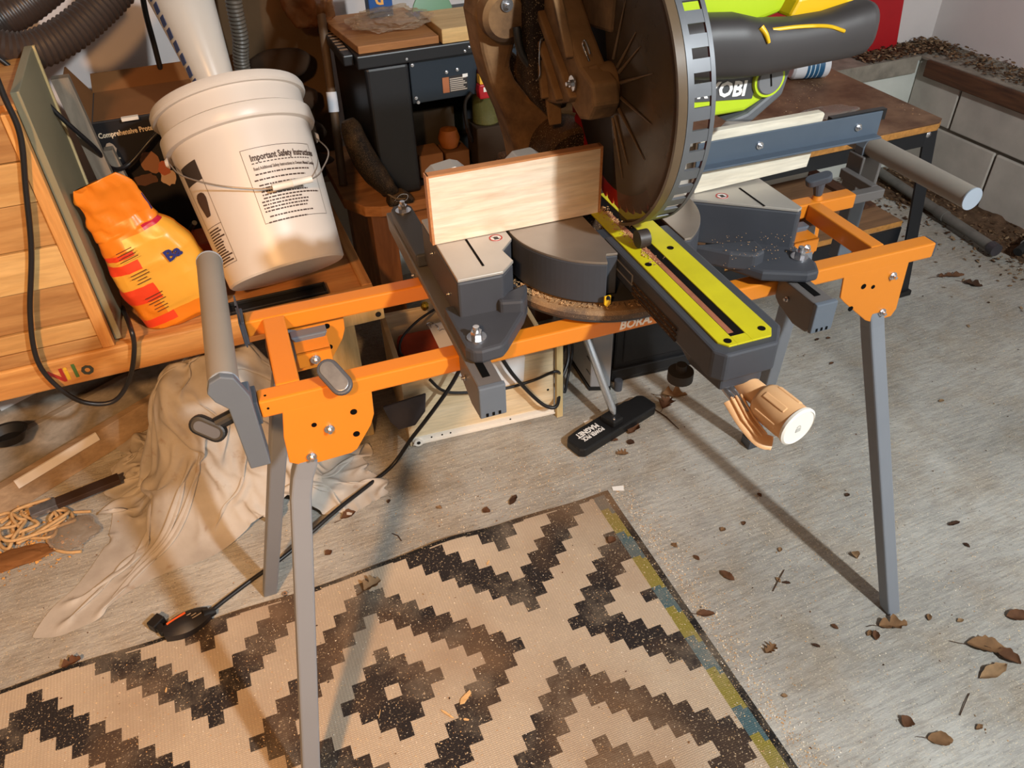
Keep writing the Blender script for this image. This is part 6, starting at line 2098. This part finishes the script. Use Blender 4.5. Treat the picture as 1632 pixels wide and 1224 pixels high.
# ------------------------------------------------------------------ power cords of the saw
cord([at(735, 585, Y=0.50), at(715, 620, Y=0.50), at(680, 668, Y=0.50), at(655, 700, Y=0.52), at(625, 742, Z=0.005), at(585, 775, Z=0.012), at(540, 810, Z=0.026), at(500, 845, Z=0.026), at(455, 885, Z=0.012), at(400, 925, Z=0.005), at(360, 955, Z=0.006), at(335, 975, Z=0.008)],
     0.0045, 'extension_cord', 'black extension cord running from the drawer box across the floor to the rug')
cord([at(800, 572, Y=0.515), at(820, 600, Y=0.51), at(850, 632, Y=0.51), at(872, 648, Y=0.50), at(888, 645, Y=0.50), at(893, 610, Y=0.55), at(905, 575, Y=0.58), at(905, 545, Y=0.60)],
     0.0045, 'power_cord', 'black cord sagging in front of the drawer box beside the batten')
cord([at(685, 605, Y=0.53), at(705, 622, Y=0.53), at(735, 626, Y=0.53), at(800, 620, Y=0.53), at(850, 606, Y=0.53), at(885, 592, Y=0.50), at(895, 600, Y=0.55)],
     0.0035, 'power_cord', 'thin black cord crossing the drawer box front level')
cord([at(697, 490, Y=0.80), at(665, 512, Y=0.75), at(640, 540, Y=0.72), at(640, 565, Y=0.70), at(668, 575, Y=0.66)],
     0.003, 'power_cord', 'thin black cord trailing into the drawer box from the brass fitting')
cord([at(905, 540, Y=0.62), at(893, 580, Y=0.62), at(899, 625, Y=0.585), at(905, 600, Y=0.60), at(912, 560, Y=0.63), at(909, 535, Y=0.63)],
     0.0035, 'power_cord', 'black cord loop hanging between batten and grey case')

# plug end with a folded warning tag
pg = thing('cord_plug', 'black three-way cord end with an orange striped warning tag on the rug edge', 'plug', at(290, 1005, Z=0.0))
A = at(262, 1012, Z=0.012)
C2 = at(335, 978, Z=0.010)
dv = (C2 - A).normalized()
nv_ = Vector((-dv.y, dv.x, 0))
b = B()
n = 10
vs = []
for i in range(n + 1):
    t = i / n
    w = 0.020 * math.sin(PI * (0.12 + 0.76 * t)) + 0.004
    c = A.lerp(C2, t)
    for s in (-1, -0.5, 0, 0.5, 1):
        vs.append(c + nv_ * (w * s) + Vector((0, 0, 0.008 + 0.012 * (1 - s * s) * math.sin(PI * t))))
fs = [(i * 5 + j, (i + 1) * 5 + j, (i + 1) * 5 + j + 1, i * 5 + j + 1) for i in range(n) for j in range(4)]
vs2 = vs + [Vector((p.x, p.y, 0.0045)) for p in vs]
m_ = len(vs)
fs += [tuple(m_ + q for q in f[::-1]) for f in fs]
b.add(vs2, fs)
loopi = [i * 5 for i in range(n + 1)] + [n * 5 + j for j in range(1, 5)] + [i * 5 + 4 for i in range(n - 1, -1, -1)] + [j for j in range(3, 0, -1)]
b2 = [(loopi[(i + 1) % len(loopi)], loopi[i], loopi[i] + m_, loopi[(i + 1) % len(loopi)] + m_) for i in range(len(loopi))]
b.f += b2
b.mi += [0] * len(b2)
tg = b.build('warning_tag', paint('tag_black', (30, 28, 30), 0.5), pg, world=True, smooth=50)
for i, (off, m) in enumerate(((0.011, plain('tag_orange', (226, 96, 44), 0.5)), (0.004, plain('tag_cream', (170, 160, 150), 0.6)), (-0.001, plain('tag_cream2', (160, 150, 140), 0.6)), (-0.006, plain('tag_cream3', (160, 150, 140), 0.6)))):
    p0_ = A.lerp(C2, 0.12 + i * 0.08) + nv_ * off
    p1_ = A.lerp(C2, 0.55 + i * 0.10) + nv_ * off
    p0_.z = 0.0235
    p1_.z = 0.0305
    B().bar(p0_, p1_, 0.004 if i == 0 else 0.0015, 0.0012).build('tag_print', m, tg, world=True)
B().tube([C2 - dv * 0.012 + Vector((0, 0, 0.004)), C2 + dv * 0.010 + Vector((0, 0, 0.0))], [0.012, 0.006], 12).build('cord_collar', M_BLACK, pg, world=True, smooth=40)
P1 = at(250, 993, Z=0.012)
b = B().cbox((0, 0, 0), (0.026, 0.020, 0.020), Matrix.Translation(P1) @ Matrix.Rotation(0.7, 4, 'Z'))
b.tube([P1, A + Vector((0, 0, 0.002))], [0.008, 0.006], 10)
b.build('plug_body', M_BLACK, pg, world=True, bevel=0.003)
# a nut on the floor and a paper scrap
p = at(455, 948, Z=0.0)
tag(B().lathe([(0.002, 0.0005), (0.0055, 0.0005), (0.0055, 0.005), (0.002, 0.005), (0.002, 0.0005)], 6, Matrix.Translation(p)).build('hex_nut', M_ZINC), 'small steel nut on the floor between the left stand legs', 'nut')
q = [at(x, y, Z=0.0012) for x, y in ((975, 776), (994, 774), (994, 782), (977, 782))]
b = B().add(q + [p + Vector((0, 0, 0.0008)) for p in q], [(3, 2, 1, 0), (4, 5, 6, 7), (0, 1, 5, 4), (1, 2, 6, 5), (2, 3, 7, 6), (3, 0, 4, 7)])
tag(b.build('paper_scrap', plain('scrap_white', (232, 230, 226), 0.7)), 'tiny white paper scrap near the rug corner', 'paper scrap')
q = [at(x, y, Z=0.0012) for x, y in ((930, 672), (944, 668), (945, 673), (933, 677))]
b = B().add(q + [p + Vector((0, 0, 0.0008)) for p in q], [(3, 2, 1, 0), (4, 5, 6, 7), (0, 1, 5, 4), (1, 2, 6, 5), (2, 3, 7, 6), (3, 0, 4, 7)])
tag(b.build('paper_scrap', plain('scrap_white2', (232, 230, 226), 0.7)), 'tiny white paper scrap beside the magnet sweeper', 'paper scrap')
# ------------------------------------------------------------------ dry leaves, bark and chips on the floor
M_LEAF = [paint('dry_leaf_%d' % i, c, 0.8, var=0.25, scale=50, spec=0.2) for i, c in enumerate(((92, 62, 42), (118, 88, 60), (138, 110, 80), (66, 45, 32)))]


def leaf(px, py, L, W, ang, mat, label, curl=0.3, kind='oval', stem=True, lobes=0, z=0.0, group=None, seed=0):
    """a curled dry leaf: a thin solid blade bent along and across its midrib"""
    c = at(px, py, Z=z)
    rnd = random.Random(seed + int(px * 7 + py))
    n, m = 12, 4
    top = []
    for i in range(n + 1):
        t = i / n
        if kind == 'oval':
            w = W * math.sin(PI * min(1, t * 0.97 + 0.02)) ** 0.75
        else:
            w = W * (0.25 + 0.75 * abs(math.sin(PI * t * (lobes + 0.5)))) * math.sin(PI * min(1, t * 0.95 + 0.04)) ** 0.6
        w *= 0.85 + 0.3 * rnd.random()
        for j in range(-m, m + 1):
            s = j / m
            y = s * w
            x = (t - 0.5) * L
            zz = curl * (abs(s) ** 1.6) * w * 1.1 + curl * L * 0.35 * (t - 0.45) ** 2 + 0.0012 * rnd.random() + L * 0.03 * math.sin(t * 7 + s * 2 + seed)
            top.append(Vector((x, y, zz)))
    zmin = min(p.z for p in top)
    M = Matrix.Translation((c.x, c.y, z + 0.0008)) @ Matrix.Rotation(ang, 4, 'Z')
    k_ = 2 * m + 1
    vs = [Vector((p.x, p.y, p.z - zmin + 0.0007)) for p in top] + [Vector((p.x, p.y, p.z - zmin)) for p in top]
    N = len(top)
    fs = [(i * k_ + j, (i + 1) * k_ + j, (i + 1) * k_ + j + 1, i * k_ + j + 1) for i in range(n) for j in range(k_ - 1)]
    fs += [tuple(N + q for q in f[::-1]) for f in fs]
    rim = [i * k_ for i in range(n + 1)] + [n * k_ + j for j in range(1, k_)] + [i * k_ + k_ - 1 for i in range(n - 1, -1, -1)] + [j for j in range(k_ - 2, 0, -1)]
    fs += [(rim[(i + 1) % len(rim)], rim[i], rim[i] + N, rim[(i + 1) % len(rim)] + N) for i in range(len(rim))]
    b = B()
    b.add(vs, fs, M)
    o = b.build('dry_leaf', mat, smooth=50)
    tag(o, label, 'leaf', group or 'dry leaves on the concrete floor')
    if stem:
        p0 = M @ Vector((-L * 0.5, 0, 0.002))
        p1 = M @ Vector((-L * 0.72, L * 0.05 * rnd.uniform(-1, 1), 0.003))
        p2 = M @ Vector((-L * 0.95, L * 0.10 * rnd.uniform(-1, 1), 0.002))
        B().tube([p0, p1, p2], 0.0006, 5).build('leaf_stem', M_LEAF[3], o, world=True)
    return o


LV = [(1422, 998, 0.050, 0.016, -0.35, 1, 'crumpled tan leaf just below the front right stand foot', 0.7, 'lobed', True, 2),
      (1395, 1014, 0.020, 0.006, 0.9, 0, 'small brown leaf curl left of the tan leaf at the right foot', 0.6, 'oval', False, 0),
      (1570, 1032, 0.062, 0.015, -0.55, 1, 'upper of two long tan leaves near the right picture edge', 0.5, 'oval', True, 0),
      (1582, 1072, 0.062, 0.011, 0.05, 2, 'lower flat grey-tan leaf strip near the right picture edge', 0.4, 'oval', False, 0),
      (1605, 1050, 0.040, 0.012, -1.1, 0, 'dark cupped leaf beside the two long leaves at the right', 0.9, 'oval', True, 0),
      (1622, 985, 0.040, 0.013, -0.5, 0, 'brown curled leaf cut by the right picture edge', 0.7, 'oval', False, 0),
      (1498, 1180, 0.038, 0.012, -0.5, 1, 'rust leaf at the lower right of the floor', 0.4, 'oval', True, 0),
      (1445, 1152, 0.022, 0.010, 0.4, 0, 'small rust leaf above the lower right rust leaf', 0.5, 'oval', False, 0),
      (1159, 919, 0.032, 0.008, -1.2, 0, 'narrow brown leaf right of the rug border', 0.3, 'oval', False, 0),
      (1228, 1036, 0.026, 0.010, 0.3, 1, 'ragged tan leaf between rug and right stand leg', 0.8, 'lobed', False, 3),
      (1125, 980, 0.032, 0.007, -0.4, 0, 'brown leaf lying against the olive rug border', 0.6, 'oval', True, 0),
      (1362, 886, 0.016, 0.008, 1.4, 2, 'small pale seed husk left of the right stand leg', 0.9, 'oval', False, 0),
      (1520, 836, 0.026, 0.005, -0.1, 3, 'dark narrow leaf right of the right stand leg', 0.7, 'oval', False, 0),
      (1515, 442, 0.075, 0.014, -0.35, 0, 'long brown lobed leaf on the floor beyond the right rail end', 0.5, 'lobed', True, 3),
      (1550, 455, 0.050, 0.018, -1.0, 3, 'dark lobed oak leaf overlapping the long leaf beyond the rail', 0.5, 'lobed', True, 2),
      (1075, 632, 0.060, 0.022, -0.5, 1, 'broad tan leaf under the saw arm nose', 0.6, 'lobed', True, 2),
      (1062, 645, 0.045, 0.020, 0.6, 0, 'brown crumpled leaf right of the magnet sweeper end', 0.8, 'lobed', True, 2),
      (1010, 686, 0.040, 0.016, 0.4, 0, 'curled rust leaf touching the magnet sweeper', 0.9, 'lobed', False, 2),
      (1005, 706, 0.018, 0.009, -0.6, 3, 'flat dark leaf piece below the magnet sweeper', 0.2, 'oval', False, 0),
      (978, 703, 0.020, 0.007, -0.3, 0, 'small ragged leaf left of the dark leaf piece', 0.6, 'lobed', False, 2),
      (992, 725, 0.026, 0.009, -0.4, 1, 'crumbled leaf bits in front of the magnet sweeper', 0.9, 'lobed', False, 3),
      (556, 824, 0.034, 0.010, 0.2, 0, 'dark brown hooked leaf behind the rug edge', 0.9, 'oval', True, 0),
      (524, 882, 0.016, 0.007, 0.4, 0, 'small rust leaf behind the rug edge near the left leg', 0.3, 'oval', False, 0),
      (775, 815, 0.018, 0.008, -0.8, 0, 'small brown leaf behind the middle of the rug edge', 0.3, 'oval', False, 0),
      (818, 798, 0.030, 0.007, 0.7, 3, 'dark bark chip behind the rug edge', 0.3, 'oval', False, 0),
      (115, 1058, 0.032, 0.012, 0.2, 0, 'red-brown crumpled leaf on the left rug edge', 0.7, 'lobed', False, 2),
      (594, 935, 0.036, 0.018, 0.3, 2, 'pale crumpled leaf lying on the rear edge of the rug', 0.9, 'lobed', True, 2),
      (975, 862, 0.020, 0.008, 0.5, 0, 'small brown leaf on the rug near its olive border', 0.4, 'oval', False, 0)]
for i, (px, py, L, W, a, m, lab, curl, kind, stem, lobes) in enumerate(LV):
    onrug = 'rug near' in lab or 'rear edge of the rug' in lab or 'left rug edge' in lab
    leaf(px, py, L, W, a, M_LEAF[m], lab, curl, kind, stem, lobes, z=0.0065 if onrug else 0.0, seed=i)
# tiny fragments nobody could tell apart
frag = [(1185, 835), (1152, 845), (1243, 877), (1300, 1030), (1330, 1000), (1385, 1010), (1240, 925), (1253, 930), (1110, 890), (1075, 870), (1500, 640), (1302, 542), (1325, 580), (870, 820), (700, 810), (620, 800), (1320, 540), (1480, 985), (1530, 990), (1350, 790), (1210, 790), (1560, 1160), (1250, 1110), (1540, 870)]
for i, (px, py) in enumerate(frag):
    leaf(px, py, 0.010 + 0.006 * random.random(), 0.003 + 0.002 * random.random(), random.random() * 6, M_LEAF[i % 4], 'tiny brown leaf fragment on the concrete floor', 0.5, 'oval', False, 0, group='tiny leaf fragments on the floor', seed=100 + i)
# twigs
for i, (p, q, lab) in enumerate((((1040, 650), (1082, 684), 'thin brown twig pointing from the magnet sweeper to the saw foot'), ((1250, 908), (1232, 942), 'thin twig between rug and right stand leg'), ((1545, 1105), (1530, 1140), 'thin twig near the lower right picture edge'), ((625, 850), (640, 862), 'tiny dark twig behind the rug edge'))):
    a, c = at(*p, Z=0.0022), at(*q, Z=0.0022)
    mdl = a.lerp(c, 0.5) + Vector((0.003, 0.002, 0.001))
    tag(B().tube([a, mdl, c], [0.0014 if i == 0 else 0.0008, 0.0018 if i == 0 else 0.0008, 0.0008], 6).build('twig', M_LEAF[3], smooth=60), lab, 'twig')
# wood splinters on the rug
M_SPL = wood('splinter', (206, 160, 104), (226, 188, 136), 'x', 3, 0.6)
for px, py, L, W, a, lab in ((742, 1112, 0.030, 0.010, 0.55, 'wide pale wood splinter on the rug by the black diamond'), (713, 1138, 0.028, 0.004, -1.0, 'long narrow wood splinter on the rug beside the wide one'), (743, 1147, 0.010, 0.004, -0.6, 'short wood splinter on the black diamond ring'), (605, 1138, 0.016, 0.0012, 1.1, 'thin white splinter on the small black diamond'), (265, 1100, 0.010, 0.003, 1.3, 'pale splinter on the left black zigzag'), (778, 897, 0.012, 0.004, 0.8, 'pale splinter on the rug near its rear edge')):
    c = at(px, py, Z=0.0055)
    tag(B().prism([(-L / 2, 0), (-L * 0.2, W / 2), (L / 2, W * 0.3), (L * 0.4, -W * 0.3), (-L * 0.3, -W / 2)], 'z', 0, 0.0015, Matrix.Translation((c.x, c.y, 0.0052)) @ Matrix.Rotation(a, 4, 'Z')).build('wood_splinter', M_SPL), lab, 'splinter', 'wood splinters on the rug')

# sawdust: thousands of loose grains, denser along the rug border and behind the stand
sp = []
rnd = random.Random(21)


def scatter(n, fn, s0, s1, z=0.0006):
    for _ in range(n):
        x, y = fn()
        if not (-0.95 < x < 2.2 and -0.75 < y < 1.25):
            continue
        onrug = x < 0.556 and y < 0.252
        sp.append((x, y, (0.0046 if onrug else z), rnd.uniform(s0, s1), rnd.uniform(0.25, 0.8), 0.12))


scatter(6500, lambda: (rnd.uniform(-0.8, 1.9), rnd.uniform(-0.6, 0.9)), 0.0004, 0.0016)
scatter(2200, lambda: (0.575 + rnd.expovariate(1 / 0.025) * (1 if rnd.random() < 0.8 else -0.8), rnd.uniform(-0.45, 0.26)), 0.0004, 0.0018)
scatter(1500, lambda: (rnd.gauss(0.45, 0.16), 0.31 + rnd.gauss(0.05, 0.06)), 0.0004, 0.0018)
scatter(1200, lambda: (rnd.gauss(0.95, 0.12), rnd.gauss(0.05, 0.14)), 0.0004, 0.0016)
scatter(2600, lambda: (rnd.uniform(-0.5, 0.55), rnd.uniform(-0.45, 0.25)), 0.0004, 0.0014)
flakes(sp, [paint('grain_pale', (226, 196, 152), 0.95, spec=0.05), paint('grain_tan', (192, 150, 104), 0.95, spec=0.05), paint('grain_white', (232, 222, 206), 0.95, spec=0.05)], 'floor_sawdust', 'fine pale sawdust scattered over floor and rug')
sp = []
for _ in range(900):
    x, y = rnd.uniform(-0.8, 2.0), rnd.uniform(-0.6, 0.95)
    onrug = x < 0.556 and y < 0.252
    sp.append((x, y, 0.0046 if onrug else 0.0006, rnd.uniform(0.0006, 0.0026), rnd.uniform(0.2, 0.7), 0.12))
flakes(sp, M_LEAF, 'floor_crumbs', 'dark leaf crumbs scattered over the concrete floor')
